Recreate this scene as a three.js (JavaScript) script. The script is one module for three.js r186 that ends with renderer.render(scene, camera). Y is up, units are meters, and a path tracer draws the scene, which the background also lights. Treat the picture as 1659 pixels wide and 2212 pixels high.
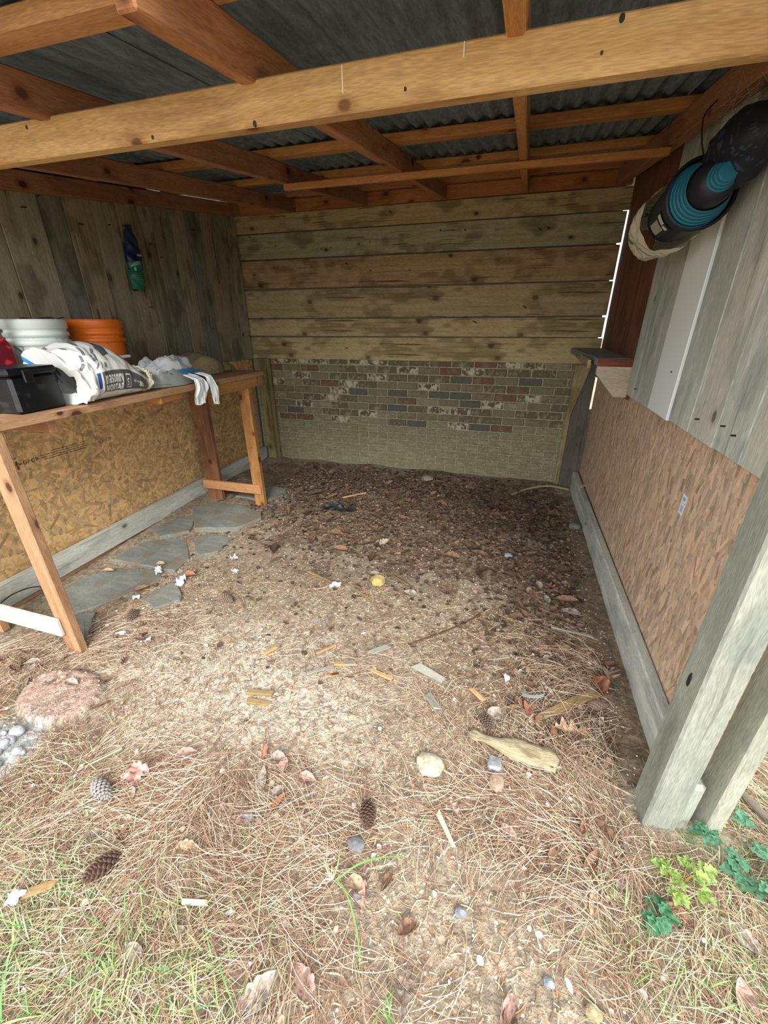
import * as THREE from 'three';
import { mergeGeometries, mergeVertices } from 'three/addons/utils/BufferGeometryUtils.js';

// ───────────────────────── camera, sky, exposure ─────────────────────────
const scene = new THREE.Scene();
const camera = new THREE.PerspectiveCamera(102.276, 1659 / 2212, 0.02, 200);
camera.rotation.order = 'YXZ';
camera.position.set(0, 1.4, 0);
camera.rotation.set(-24.83 * Math.PI / 180, 16.81 * Math.PI / 180, -0.282 * Math.PI / 180);
const renderer = new THREE.WebGLRenderer({ antialias: true });
renderer.toneMapping = THREE.LinearToneMapping;
renderer.toneMappingExposure = 2.0;
renderer.shadowMap.enabled = true;
scene.background = new THREE.Color().setRGB(1.6, 1.66, 1.72);           // even, bright overcast sky
const sun = new THREE.DirectionalLight(new THREE.Color().setRGB(1.0, 0.98, 0.95), 1.6);   // sun behind thin cloud: very wide and soft
sun.position.set(1.5, 4.6, 4.2); sun.target.position.set(-0.8, 0, -1.8);
sun.castShadow = true; sun.shadow.radius = 45; sun.shadow.mapSize.set(2048, 2048);
Object.assign(sun.shadow.camera, { left: -6, right: 6, top: 6, bottom: -6, near: 0.1, far: 20 });
scene.add(sun, sun.target);

// ───────────────────────── helpers ─────────────────────────
let seed = 12345;
function rnd() { seed |= 0; seed = seed + 0x6D2B79F5 | 0; let t = Math.imul(seed ^ seed >>> 15, 1 | seed); t = t + Math.imul(t ^ t >>> 7, 61 | t) ^ t; return ((t ^ t >>> 14) >>> 0) / 4294967296; }
const rr = (a, b) => a + (b - a) * rnd();
const pick = (a) => a[Math.floor(rnd() * a.length)];
const clamp = (x, a = 0, b = 1) => Math.min(b, Math.max(a, x));
const sm = (t) => { t = clamp(t); return t * t * (3 - 2 * t); };
const lerp = (a, b, t) => a + (b - a) * t;
const mix3 = (a, b, t) => [lerp(a[0], b[0], t), lerp(a[1], b[1], t), lerp(a[2], b[2], t)];
const R = Math.PI / 180;
function hash(x, y, s) { let h = Math.imul(x, 374761393) + Math.imul(y, 668265263) + Math.imul(s, 1274126177) | 0; h = Math.imul(h ^ h >>> 13, 1274126177); return ((h ^ h >>> 16) >>> 0) / 4294967296; }
// periodic value noise: px, py are the periods in lattice cells
function vn(x, y, px, py, s) {
  const ix = Math.floor(x), iy = Math.floor(y), fx = x - ix, fy = y - iy;
  const x0 = ((ix % px) + px) % px, x1 = (x0 + 1) % px, y0 = ((iy % py) + py) % py, y1 = (y0 + 1) % py;
  const ux = fx * fx * (3 - 2 * fx), uy = fy * fy * (3 - 2 * fy);
  const a = hash(x0, y0, s), b = hash(x1, y0, s), c = hash(x0, y1, s), d = hash(x1, y1, s);
  return a + (b - a) * ux + (c - a) * uy + (a - b - c + d) * ux * uy;
}
const BIG = 1 << 20;
const noise = (x, y, s = 1) => vn(x + 5000, y + 5000, BIG, BIG, s);
const fbm = (x, y, s = 1, o = 4) => { let a = 0, w = 0.5, t = 0; for (let i = 0; i < o; i++) { a += w * noise(x, y, s + i); t += w; x *= 2.03; y *= 2.03; w *= 0.5; } return a / t; };
const noise3 = (x, y, z, s = 1) => (noise(x + 17 * z, y - 11 * z, s) + noise(y * 1.1 + 9 * x, z * 1.3 + 3, s + 5) + noise(z - 7 * y, x * 1.2, s + 9)) / 3;

function dataTex(w, h, fn, srgb = true) {
  const d = new Uint8Array(w * h * 4);
  for (let j = 0; j < h; j++) for (let i = 0; i < w; i++) {
    const c = fn((i + 0.5) / w, (j + 0.5) / h, i, j), k = (j * w + i) * 4;
    d[k] = clamp(c[0], 0, 255); d[k + 1] = clamp(c[1], 0, 255); d[k + 2] = clamp(c[2], 0, 255); d[k + 3] = 255;
  }
  const t = new THREE.DataTexture(d, w, h, THREE.RGBAFormat);
  t.wrapS = t.wrapT = THREE.RepeatWrapping; t.magFilter = THREE.LinearFilter; t.minFilter = THREE.LinearMipmapLinearFilter; t.generateMipmaps = true;
  if (srgb) t.colorSpace = THREE.SRGBColorSpace;
  t.needsUpdate = true; return t;
}
function canvasTex(w, h, draw) {
  const c = document.createElement('canvas'); c.width = w; c.height = h;
  draw(c.getContext('2d'), w, h);
  const t = new THREE.CanvasTexture(c); t.colorSpace = THREE.SRGBColorSpace;
  t.wrapS = t.wrapT = THREE.RepeatWrapping; t.magFilter = THREE.LinearFilter; return t;
}
const rgb = (r, g, b) => `rgb(${r | 0},${g | 0},${b | 0})`;
function mat(o) { return new THREE.MeshStandardMaterial({ roughness: 0.9, metalness: 0, ...o }); }
const srgb = (r, g, b) => new THREE.Color().setRGB(r / 255, g / 255, b / 255, THREE.SRGBColorSpace);

const used = {};
function numbered(n) { used[n] = (used[n] ?? -1) + 1; return used[n] ? `${n}_${String(used[n]).padStart(3, '0')}` : n; }
function shade(o) { o.castShadow = o.receiveShadow = true; return o; }
function top(o, name, label, category, group, kind) {
  o.name = numbered(name); o.userData.label = label; o.userData.category = category;
  if (group) o.userData.group = group;
  if (kind) o.userData.kind = kind;
  scene.add(o); return o;
}
function group(name, label, category, pos = [0, 0, 0], grp, kind) { const g = new THREE.Group(); g.position.set(...pos); return top(g, name, label, category, grp, kind); }
function part(parent, name, geo, m, label) { const o = shade(new THREE.Mesh(geo, m)); o.name = name; if (label) o.userData.label = label; parent.add(o); return o; }
function thing(name, label, category, geo, m, pos, grp) { const o = shade(new THREE.Mesh(geo, m)); o.position.set(...pos); return top(o, name, label, category, grp); }

// a box with chamfered edges; uv in metres, u along the grain axis
function chamferBox(lx, ly, lz, c, grain = 'x', jit = 0) {
  const h = [lx / 2, ly / 2, lz / 2]; c = Math.min(c, h[0] * 0.8, h[1] * 0.8, h[2] * 0.8);
  const J = {};
  const P = (ax, s) => {
    const p = [0, 1, 2].map((k) => s[k] * (k === ax ? h[k] : h[k] - c));
    if (jit) { const key = s.join(); J[key] ??= [rr(-jit, jit), rr(-jit, jit), rr(-jit, jit)]; for (let k = 0; k < 3; k++) p[k] += J[key][k]; }
    return p;
  };
  const tris = [], S = [-1, 1];
  const quad = (a, b, d, e) => tris.push([a, b, d], [a, d, e]);
  for (let ax = 0; ax < 3; ax++) for (const s of S) {
    const [u, v] = [(ax + 1) % 3, (ax + 2) % 3], q = (su, sv) => { const t = [0, 0, 0]; t[ax] = s; t[u] = su; t[v] = sv; return P(ax, t); };
    quad(q(-1, -1), q(1, -1), q(1, 1), q(-1, 1));
  }
  for (let ax = 0; ax < 3; ax++) { const [u, v] = [(ax + 1) % 3, (ax + 2) % 3];
    for (const su of S) for (const sv of S) {
      const q = (face, sa) => { const t = [0, 0, 0]; t[ax] = sa; t[u] = su; t[v] = sv; return P(face, t); };
      quad(q(u, -1), q(u, 1), q(v, 1), q(v, -1));
    } }
  for (const a of S) for (const b of S) for (const d of S) tris.push([P(0, [a, b, d]), P(1, [a, b, d]), P(2, [a, b, d])]);
  const g = 'xyz'.indexOf(grain), pos = [], uv = [], ou = rnd() * 3, ov = rnd() * 3;
  const A = new THREE.Vector3(), B = new THREE.Vector3(), N = new THREE.Vector3();
  for (const t of tris) {
    A.fromArray(t[1]).sub(B.fromArray(t[0])); N.fromArray(t[2]).sub(B.fromArray(t[0])); N.crossVectors(A, N);
    const cen = [0, 1, 2].map((k) => t[0][k] + t[1][k] + t[2][k]);
    if (N.x * cen[0] + N.y * cen[1] + N.z * cen[2] < 0) t.reverse();
    const n = [Math.abs(N.x), Math.abs(N.y), Math.abs(N.z)], dom = n.indexOf(Math.max(...n));
    for (const p of t) {
      pos.push(...p);
      const o = [0, 1, 2].filter((k) => k !== g);
      if (dom === g) uv.push(ou + p[o[0]] * 0.3, ov + p[o[1]]);
      else { const v = o.find((k) => k !== dom); uv.push(ou + p[g], ov + p[v] + (dom === o[0] ? 0.37 : 0)); }
    }
  }
  const G = new THREE.BufferGeometry();
  G.setAttribute('position', new THREE.Float32BufferAttribute(pos, 3));
  G.setAttribute('uv', new THREE.Float32BufferAttribute(uv, 2));
  G.computeVertexNormals(); return G;
}
function board(parent, name, m, p, size, grain, o = {}) {
  const b = part(parent, name, chamferBox(...size, o.c ?? 0.003, grain, o.jit ?? 0), m, o.label);
  b.position.set(...p); if (o.rot) b.rotation.set(...o.rot.map((a) => a * R)); return b;
}
// a grid surface from fn(s, t) -> [x, y, z]
function surf(nS, nT, fn, closed = false) {
  const pos = [], uv = [], idx = [];
  for (let j = 0; j <= nT; j++) for (let i = 0; i <= nS; i++) { pos.push(...fn(i / nS, closed && j === nT ? 0 : j / nT)); uv.push(i / nS, j / nT); }
  const w = nS + 1;
  for (let j = 0; j < nT; j++) for (let i = 0; i < nS; i++) { const a = j * w + i; idx.push(a, a + 1, a + w, a + 1, a + w + 1, a + w); }
  const g = new THREE.BufferGeometry();
  g.setAttribute('position', new THREE.Float32BufferAttribute(pos, 3)); g.setAttribute('uv', new THREE.Float32BufferAttribute(uv, 2)); g.setIndex(idx);
  g.computeVertexNormals(); return g;
}
// polygon slab lying flat: outline [[x,z]...] in metres about (0,0), thickness t, uv in metres
function slabGeo(pts, t, bevel = 0.006) {
  const sh = new THREE.Shape(pts.map(([x, z]) => new THREE.Vector2(x, -z)));
  const g = new THREE.ExtrudeGeometry(sh, { depth: t - bevel, bevelEnabled: true, bevelSize: bevel, bevelThickness: bevel, bevelOffset: -bevel, bevelSegments: 2, steps: 1 });
  g.rotateX(-Math.PI / 2); return g;
}
function rockGeo(rx, ry, rz, s, detail = 2, amp = 0.25) {
  const g = mergeVertices(new THREE.IcosahedronGeometry(1, detail).deleteAttribute('uv').deleteAttribute('normal')), p = g.attributes.position, uv = [];
  for (let i = 0; i < p.count; i++) {
    const x = p.getX(i), y = p.getY(i), z = p.getZ(i);
    const k = 1 + amp * (2 * noise3(x * 1.4 + s, y * 1.4, z * 1.4, s) - 1) + amp * 0.4 * (2 * noise3(x * 4, y * 4 + s, z * 4, s + 3) - 1);
    p.setXYZ(i, x * k * rx, y * k * ry, z * k * rz); uv.push(x * k * rx + y * ry, z * k * rz);
  }
  g.setAttribute('uv', new THREE.Float32BufferAttribute(uv, 2));
  g.computeVertexNormals(); return g;
}
function tubeGeo(pts, r, seg = 24, rad = 6) { return new THREE.TubeGeometry(new THREE.CatmullRomCurve3(pts.map((p) => new THREE.Vector3(...p))), seg, r, rad, false); }

// ───────────────────────── textures ─────────────────────────
// timber: u 0..1 along the grain (2 m), v across (0.5 m)
function woodTex(w, h, o) {
  const knots = [];
  for (let i = 0; i < o.knots; i++) knots.push([rnd(), rnd(), rr(0.008, 0.02), rr(0.5, 1)]);
  return dataTex(w, h, (u, v) => {
    let warp = 0.05 * (vn(u * 5, v * 3, 5, 3, o.s) - 0.5) + 0.02 * (vn(u * 14, v * 6, 14, 6, o.s + 1) - 0.5), dark = 0, ring = 0;
    for (const [ku, kv, kr, kd] of knots) {
      let du = (u - ku), dv = (v - kv); du -= Math.round(du); dv -= Math.round(dv);
      const x = du * 2, y = dv * 0.5, d = Math.hypot(x * 0.7, y);
      if (d < kr * 5) { warp += Math.sign(y || 1) * kr * 0.9 * Math.exp(-((d / (kr * 1.6)) ** 2)); }
      if (d < kr * 1.3) dark = Math.max(dark, kd * sm((kr * 1.3 - d) / (kr * 0.7)));
      if (d < kr * 2.6) ring = Math.max(ring, 0.35 * kd * sm((kr * 2.6 - d) / (kr * 1.6)));
    }
    const q = v + warp, g1 = vn(u * 6, q * o.rings, 6, o.rings, o.s + 2), g2 = vn(u * 40, q * 150, 40, 150, o.s + 3), g3 = vn(u * 16, q * 60, 16, 60, o.s + 4);
    const fibre = vn(u * 120, q * 300, 120, 300, o.s + 5);
    let t = clamp(0.55 * Math.pow(g1, 1.3) + 0.25 * g3 + 0.2 * g2);
    let c = mix3(o.a, o.b, t);
    const stain = sm((vn(u * 9, v * 5, 9, 5, o.s + 6) * 0.6 + vn(u * 26, v * 12, 26, 12, o.s + 7) * 0.4 - o.stainAt) / 0.2) * o.stain;
    c = mix3(c, o.st, stain * (0.5 + 0.5 * g3));
    const pale = sm((vn(u * 7 + 3.3, v * 9, 7, 9, o.s + 8) - 0.62) / 0.2) * (o.pale ?? 0);
    c = mix3(c, o.pl ?? o.a, pale);
    const crack = o.crack ? sm((vn(u * 5, q * 90, 5, 90, o.s + 9) - 0.86) / 0.06) * o.crack : 0;
    c = mix3(c, o.k, Math.min(1, dark + ring + crack));
    const f = 0.9 + 0.2 * fibre; return [c[0] * f, c[1] * f, c[2] * f];
  });
}
function scaled(t, ru, rv) { t.repeat.set(ru, rv); return t; }
const pineTex = scaled(woodTex(1024, 512, { s: 11, a: [216, 188, 148], b: [182, 146, 102], rings: 26, knots: 9, k: [92, 52, 30], st: [150, 114, 82], stain: 0.5, stainAt: 0.55, pale: 0.3, pl: [226, 198, 150] }), 0.5, 2);
const greyTex = scaled(woodTex(1024, 512, { s: 31, a: [216, 208, 186], b: [178, 168, 142], rings: 30, knots: 4, k: [92, 80, 64], st: [112, 104, 84], stain: 0.6, stainAt: 0.5, pale: 0.4, pl: [206, 200, 178], crack: 0.7 }), 0.5, 2);
const mossTex = scaled(woodTex(1024, 512, { s: 51, a: [208, 208, 198], b: [184, 184, 174], rings: 14, knots: 3, k: [112, 108, 98], st: [146, 152, 146], stain: 0.6, stainAt: 0.5, pale: 0.6, pl: [222, 221, 210], crack: 0.35 }), 0.5, 2);
const darkTex = scaled(woodTex(1024, 256, { s: 71, a: [150, 112, 82], b: [108, 74, 50], rings: 40, knots: 4, k: [52, 34, 24], st: [84, 58, 42], stain: 0.5, stainAt: 0.5, crack: 0.6 }), 0.5, 2);
// oriented strand board, 1.22 m a side
function osbTex(s, base, vertical, print) {
  seed = s;
  return canvasTex(1024, 1024, (c, w, h) => {
    c.fillStyle = rgb(...base); c.fillRect(0, 0, w, h);
    for (let i = 0; i < 9000; i++) {
      const L = rr(22, 95), W = rr(5, 22), a = vertical ? Math.PI / 2 + rr(-0.45, 0.45) : rr(0, Math.PI), t = rnd(), x = rr(0, w), y = rr(0, h);
      const k = t < 0.1 ? 0.74 : t < 0.3 ? 0.87 : rr(0.92, 1.18), warm = rr(0.94, 1.04);
      c.fillStyle = `rgba(${base[0] * k * warm | 0},${base[1] * k | 0},${base[2] * k / warm | 0},${rr(0.35, 0.9)})`;
      for (const [ox, oy] of [[0, 0], [w, 0], [-w, 0], [0, h], [0, -h]]) {
        if (x + ox < -100 || x + ox > w + 100 || y + oy < -100 || y + oy > h + 100) continue;
        c.save(); c.translate(x + ox, y + oy); c.rotate(a);
        c.beginPath(); c.moveTo(-L / 2, -W / 2); c.lineTo(L / 2, -W / 2 + 2); c.lineTo(L / 2 - 3, W / 2); c.lineTo(-L / 2 + 2, W / 2 - 1); c.fill();
        if (i % 7 === 0) { c.fillStyle = `rgba(${base[0] * 0.4 | 0},${base[1] * 0.34 | 0},${base[2] * 0.3 | 0},0.5)`; c.fillRect(-L / 2, W / 2 - 1, L * 0.7, 2); c.fillStyle = rgb(base[0] * k, base[1] * k, base[2] * k); }
        c.restore();
      }
    }
    if (print) print(c, w, h);
  });
}
const osbLTex = osbTex(901, [204, 166, 114], false);
const osbRTex = osbTex(902, [204, 174, 146], true);
seed = 4242;
osbLTex.repeat.set(1 / 1.22, 1 / 1.22); osbRTex.repeat.set(1 / 1.22, 1 / 1.22);
// faces of bricks: 4 columns x 12 rows, two rows of each kind
const brickTex = dataTex(1024, 1024, (u, v) => {
  const row = Math.min(11, Math.floor(v * 12)), col = Math.floor(u * 4), kind = row >> 1, id = row * 4 + col;
  const x = u * 4 - col, y = v * 12 - row;                                            // within a brick
  const n1 = fbm(x * 9 + id * 31, y * 4, 100 + id, 4), n2 = noise(x * 70 + id, y * 26, 200 + id), vert = fbm(x * 13 + id * 7, y * 2.4, 300 + id, 3), bl = fbm(x * 4 + id * 13, y * 2, 400 + id, 3);
  let c;
  const white = [206, 204, 180], mud = [142, 138, 108];
  if (kind === 0) { c = mix3([124, 82, 68], [108, 70, 58], n1); c = mix3(c, mud, sm((bl - 0.45) / 0.3) * 0.5); }
  else if (kind === 1) { c = mix3([142, 134, 108], [120, 110, 86], n1); c = mix3(c, [120, 80, 62], sm((bl - 0.5) / 0.2) * 0.45); }
  else if (kind === 2) { c = mix3([78, 78, 76], [98, 97, 92], n1); }
  else if (kind === 3) { c = mix3([116, 96, 76], [92, 74, 60], n1); c = mix3(c, white, sm((vert * 0.45 + bl * 0.55 - 0.38) / 0.2)); }
  else if (kind === 4) { c = mix3([112, 100, 78], [94, 82, 64], n1); c = mix3(c, white, sm((vert * 0.5 + bl * 0.5 - 0.5) / 0.22) * 0.55); }
  else { c = mix3([154, 150, 118], [130, 125, 96], n1); c = mix3(c, [172, 168, 138], sm((bl - 0.55) / 0.2) * 0.5); c = mix3(c, [120, 96, 76], sm((fbm(x * 6 + id, y * 3 + 5, 500 + id, 3) - 0.62) / 0.15) * 0.35); }
  c = mix3(c, [128, 124, 96], kind === 5 ? 0 : kind === 3 ? 0.15 : 0.28);                                   // thin olive film of old mud over all of it
  const f = 0.84 + 0.32 * n2; return [c[0] * f, c[1] * f, c[2] * f];
});
const grit = dataTex(512, 512, (u, v) => { const n = 0.5 * vn(u * 32, v * 32, 32, 32, 3) + 0.3 * vn(u * 96, v * 96, 96, 96, 4) + 0.2 * vn(u * 256, v * 256, 256, 256, 5), g = 150 + 105 * n; return [g, g, g]; });
const gritBump = dataTex(512, 512, (u, v) => { const n = 0.4 * vn(u * 40, v * 40, 40, 40, 6) + 0.35 * vn(u * 110, v * 110, 110, 110, 7) + 0.25 * vn(u * 250, v * 250, 250, 250, 8), g = 255 * n; return [g, g, g]; }, false);
const slateTex = dataTex(512, 512, (u, v) => {
  const w = 0.06 * vn(u * 6, v * 6, 6, 6, 41), n = 0.5 * vn(u * 6, (v + w) * 24, 6, 24, 42) + 0.3 * vn(u * 30, v * 60, 30, 60, 43) + 0.2 * vn(u * 128, v * 128, 128, 128, 44);
  let c = mix3([112, 116, 110], [152, 154, 144], n); c = mix3(c, [128, 112, 92], sm((vn(u * 8, v * 8, 8, 8, 45) - 0.55) / 0.2) * 0.5); const f = 0.92 + 0.16 * vn(u * 200, v * 200, 200, 200, 46); return [c[0] * f, c[1] * f, c[2] * f];
});
slateTex.repeat.set(1.6, 1.6); grit.repeat.set(3, 3);

// ───────────────────────── materials ─────────────────────────
const wood = (t, r, g, b, bump = 0.0012) => mat({ map: t, color: srgb(r, g, b), bumpMap: t, bumpScale: bump, roughness: 0.86 });
const M = {
  beam: wood(pineTex, 240, 226, 196), rafter: wood(pineTex, 196, 162, 152), rafterB: wood(pineTex, 216, 176, 156), purlin: wood(pineTex, 230, 190, 146), purlinPink: wood(pineTex, 240, 208, 188),
  plate: wood(pineTex, 222, 176, 136), bench: wood(pineTex, 206, 184, 168), benchLeg: wood(pineTex, 222, 192, 148), benchPink: wood(pineTex, 214, 198, 194), white: mat({ color: srgb(236, 242, 241), roughness: 0.55 }), whitewash: wood(mossTex, 255, 255, 255), red: wood(darkTex, 230, 200, 190), dark: wood(darkTex, 255, 240, 225),
  endGrey: wood(mossTex, 250, 250, 240), charcoal: wood(mossTex, 150, 146, 140), paleGrey: wood(mossTex, 246, 248, 246), post: wood(mossTex, 226, 222, 222), moss: wood(mossTex, 180, 183, 176, 0.002),
  osbL: mat({ map: osbLTex, bumpMap: osbLTex, bumpScale: 0.0008, roughness: 0.8 }), osbR: mat({ map: osbRTex, bumpMap: osbRTex, bumpScale: 0.0008, roughness: 0.8 }),
  brick: mat({ map: brickTex, bumpMap: brickTex, bumpScale: 0.0015, roughness: 0.95 }), mortar: mat({ map: grit, color: srgb(206, 202, 166), roughness: 1 }),
  slate: mat({ map: slateTex, bumpMap: slateTex, bumpScale: 0.002, roughness: 0.85 }), slatePale: mat({ map: slateTex, color: srgb(255, 255, 250), bumpMap: slateTex, bumpScale: 0.002, roughness: 0.85 }),
  roof: new THREE.MeshStandardMaterial({ map: grit, color: srgb(142, 158, 168), roughness: 0.6, metalness: 0.2, side: THREE.DoubleSide }),
  nail: mat({ color: srgb(52, 44, 40), roughness: 0.6, metalness: 0.5 }),
};
const planksBack = [[236, 222, 190], [216, 218, 200], [220, 192, 160], [218, 204, 172], [234, 218, 182], [236, 224, 186]].map((c) => wood(greyTex, ...c));
const planksLeft = [[154, 160, 162], [194, 192, 184], [174, 176, 172], [190, 182, 170], [162, 166, 164], [186, 184, 174]].map((c) => wood(greyTex, ...c));
const planksRight = [[246, 250, 250], [254, 254, 250], [238, 242, 244], [250, 250, 242]].map((c) => wood(mossTex, ...c));

// ───────────────────────── ground ─────────────────────────
function baseY(x, z) { return -0.075 * sm((-0.5 - x) / 1.4) * sm((z + 3.0) / 1.5); }
const CLAY = [-1.72, -0.83], RUBBLE = [-1.72, -0.56];
function claymask(x, z) { const dx = (x - CLAY[0]) * 0.9 + (z - CLAY[1]) * 0.5, dz = (z - CLAY[1]) * 0.95 - (x - CLAY[0]) * 0.3; return Math.hypot(dx / 0.2, dz / 0.135) + 0.12 * (fbm(x * 9, z * 9, 61, 3) - 0.5); }
function groundY(x, z) {
  let y = baseY(x, z) + 0.03 * (fbm(x * 1.6, z * 1.6, 70, 3) - 0.5) + 0.014 * (fbm(x * 7, z * 7, 74, 3) - 0.5) + 0.006 * (fbm(x * 26, z * 26, 78, 2) - 0.5);
  const q = claymask(x, z); y += 0.022 * sm((1.06 - q) / 0.12) - 0.012 * sm(1 - Math.abs(q - 1.12) / 0.14);
  const d = Math.hypot(x - RUBBLE[0], z - RUBBLE[1]); y += 0.035 * sm((0.2 - d) / 0.15);
  y += 0.03 * sm((-3.55 - z) / 0.4) * fbm(x * 3, z * 3, 88, 3);                        // litter piled against the brick
  return y;
}
const GX0 = -3.2, GX1 = 2.2, GZ0 = -4.5, GZ1 = 0.9;
function blob(x, z, list) { let s = 0; for (const [bx, bz, rx, rz, w] of list) { const d = ((x - bx) / rx) ** 2 + ((z - bz) / rz) ** 2; if (d < 6) s += w * Math.exp(-d); } return s; }
const HUMUS = [[-1.0, -3.1, 1.1, 0.75, 1], [-0.2, -2.9, 0.7, 0.8, 0.9], [0.45, -2.6, 0.35, 1.0, 0.7], [0.45, -1.5, 0.25, 0.6, 0.8], [-0.9, -2.5, 0.5, 0.3, 0.5], [-1.9, -3.4, 0.6, 0.5, 0.9], [0.3, -1.9, 0.3, 0.4, 0.5]];
const PALE = [[-1.05, -1.0, 0.5, 0.35, 1], [-0.6, -1.0, 0.4, 0.22, 0.5], [-0.8, -1.45, 0.5, 0.3, 0.5], [-1.3, -1.25, 0.3, 0.3, 0.5]];
const groundTex = canvasTex(2048, 2048, (c, w, h) => {
  const N = 512, low = new Float32Array(N * N * 4);                                    // the slow fields on a coarse grid
  for (let j = 0; j < N; j++) for (let i = 0; i < N; i++) {
    const x = lerp(GX0, GX1, (i + 0.5) / N), z = lerp(GZ0, GZ1, (j + 0.5) / N), n1 = fbm(x * 5, z * 5, 21, 3), n4 = fbm(x * 16, z * 16, 27, 3);
    let k = mix3([166, 151, 130], [144, 128, 107], n1), pw = 0;
    k = mix3(k, [200, 191, 175], clamp(blob(x, z, PALE) + (n4 - 0.5) * 0.8) * 0.75);
    const hu = sm((blob(x, z, HUMUS) + (n4 - 0.5) * 1.3 + (n1 - 0.5) * 0.8 - 0.25) / 0.5);
    k = mix3(k, mix3([128, 106, 84], [96, 78, 62], n4), hu * 0.8);
    k = mix3(k, [184, 150, 136], sm((1.05 - claymask(x, z)) / 0.1) * 0.85);
    const rb = Math.hypot(x - RUBBLE[0], z - RUBBLE[1]) + 0.1 * (n4 - 0.5); k = mix3(k, [198, 206, 212], sm((0.2 - rb) / 0.1) * 0.9);
    for (const [px, pz, pr] of [[0.26, -2.7, 0.17], [0.36, -2.55, 0.09], [-1.82, -2.9, 0.15]]) { const q = Math.hypot((x - px), (z - pz) * 0.8) + 0.16 * (n4 - 0.5); if (q < pr) pw = Math.max(pw, sm((pr - q) / 0.08) * 0.75); }
    k = mix3(k, [132, 118, 100], sm((z + 0.95) / 0.35) * 0.35 * (0.5 + n1));
    const o = (j * N + i) * 4; low[o] = k[0]; low[o + 1] = k[1]; low[o + 2] = k[2]; low[o + 3] = pw;
  }
  const T = 256, tile = new Float32Array(T * T), tile2 = new Float32Array(T * T);
  for (let j = 0; j < T; j++) for (let i = 0; i < T; i++) { tile[j * T + i] = 0.6 * vn(i / 6.4, j / 6.4, 40, 40, 25) + 0.4 * vn(i / 2.56, j / 2.56, 100, 100, 26); tile2[j * T + i] = hash(i, j, 28); }
  const im = c.createImageData(w, h), d = im.data;
  for (let j = 0; j < h; j++) { const y = clamp(j / 4 - 0.375, 0, N - 1.001), y0 = y | 0, fy = y - y0;
    for (let i = 0; i < w; i++) {
      const x = clamp(i / 4 - 0.375, 0, N - 1.001), x0 = x | 0, fx = x - x0, o = (y0 * N + x0) * 4, q = (j * w + i) * 4;
      const n2 = tile[((j + (i >> 8) * 37) & 255) * T + ((i + (j >> 8) * 91) & 255)], n3 = tile2[(j & 255) * T + ((i + (j >> 8) * 53) & 255)], f = 0.66 + 0.52 * n2 + 0.14 * n3;
      const L = (k) => (low[o + k] * (1 - fx) + low[o + 4 + k] * fx) * (1 - fy) + (low[o + N * 4 + k] * (1 - fx) + low[o + N * 4 + 4 + k] * fx) * fy, pw = L(3) * n2;
      d[q] = clamp(lerp(L(0), 192, pw) * f, 0, 255); d[q + 1] = clamp(lerp(L(1), 194, pw) * f, 0, 255); d[q + 2] = clamp(lerp(L(2), 192, pw) * f, 0, 255); d[q + 3] = 255;
    } }
  c.putImageData(im, 0, 0);
  for (let i = 0; i < 40000; i++) {                                                    // shreds of straw and bark trodden into the dirt
    const x = rr(0, w), y = rr(0, h), a = rr(0, 6.3), L = rr(3, 13), t = rnd();
    c.strokeStyle = t < 0.42 ? 'rgba(226,212,184,0.6)' : t < 0.75 ? 'rgba(92,72,58,0.55)' : t < 0.9 ? 'rgba(168,116,78,0.6)' : 'rgba(66,52,42,0.5)';
    c.lineWidth = rr(0.6, 1.8); c.beginPath(); c.moveTo(x, y); c.quadraticCurveTo(x + L * Math.cos(a) * 0.5 + rr(-2, 2), y + L * Math.sin(a) * 0.5 + rr(-2, 2), x + L * Math.cos(a), y + L * Math.sin(a)); c.stroke();
  }
});
groundTex.flipY = false;
{
  const nx = 300, nz = 300, pos = [], uv = [], idx = [];
  for (let j = 0; j <= nz; j++) for (let i = 0; i <= nx; i++) { const u = i / nx, v = j / nz, x = lerp(GX0, GX1, u), z = lerp(GZ0, GZ1, v); pos.push(x, groundY(x, z), z); uv.push(u, v); }
  for (let j = 0; j < nz; j++) for (let i = 0; i < nx; i++) { const a = j * (nx + 1) + i, b = a + nx + 1; idx.push(a, b, a + 1, a + 1, b, b + 1); }
  const g = new THREE.BufferGeometry(); g.setAttribute('position', new THREE.Float32BufferAttribute(pos, 3)); g.setAttribute('uv', new THREE.Float32BufferAttribute(uv, 2)); g.setIndex(idx); g.computeVertexNormals();
  const b = gritBump; b.repeat.set(14, 14);
  const o = shade(new THREE.Mesh(g, mat({ map: groundTex, bumpMap: b, bumpScale: 0.006, roughness: 1 })));
  top(o, 'floor', 'bare dirt ground with needles and trodden litter', 'ground', null, 'structure');
  const far = shade(new THREE.Mesh(new THREE.BoxGeometry(90, 0.3, 90), mat({ map: grit, color: srgb(176, 160, 128), roughness: 1 })));
  far.position.set(0, -0.33, 0); top(far, 'floor', 'flat brown yard ground around the shed', 'ground', null, 'structure');
}

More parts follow.
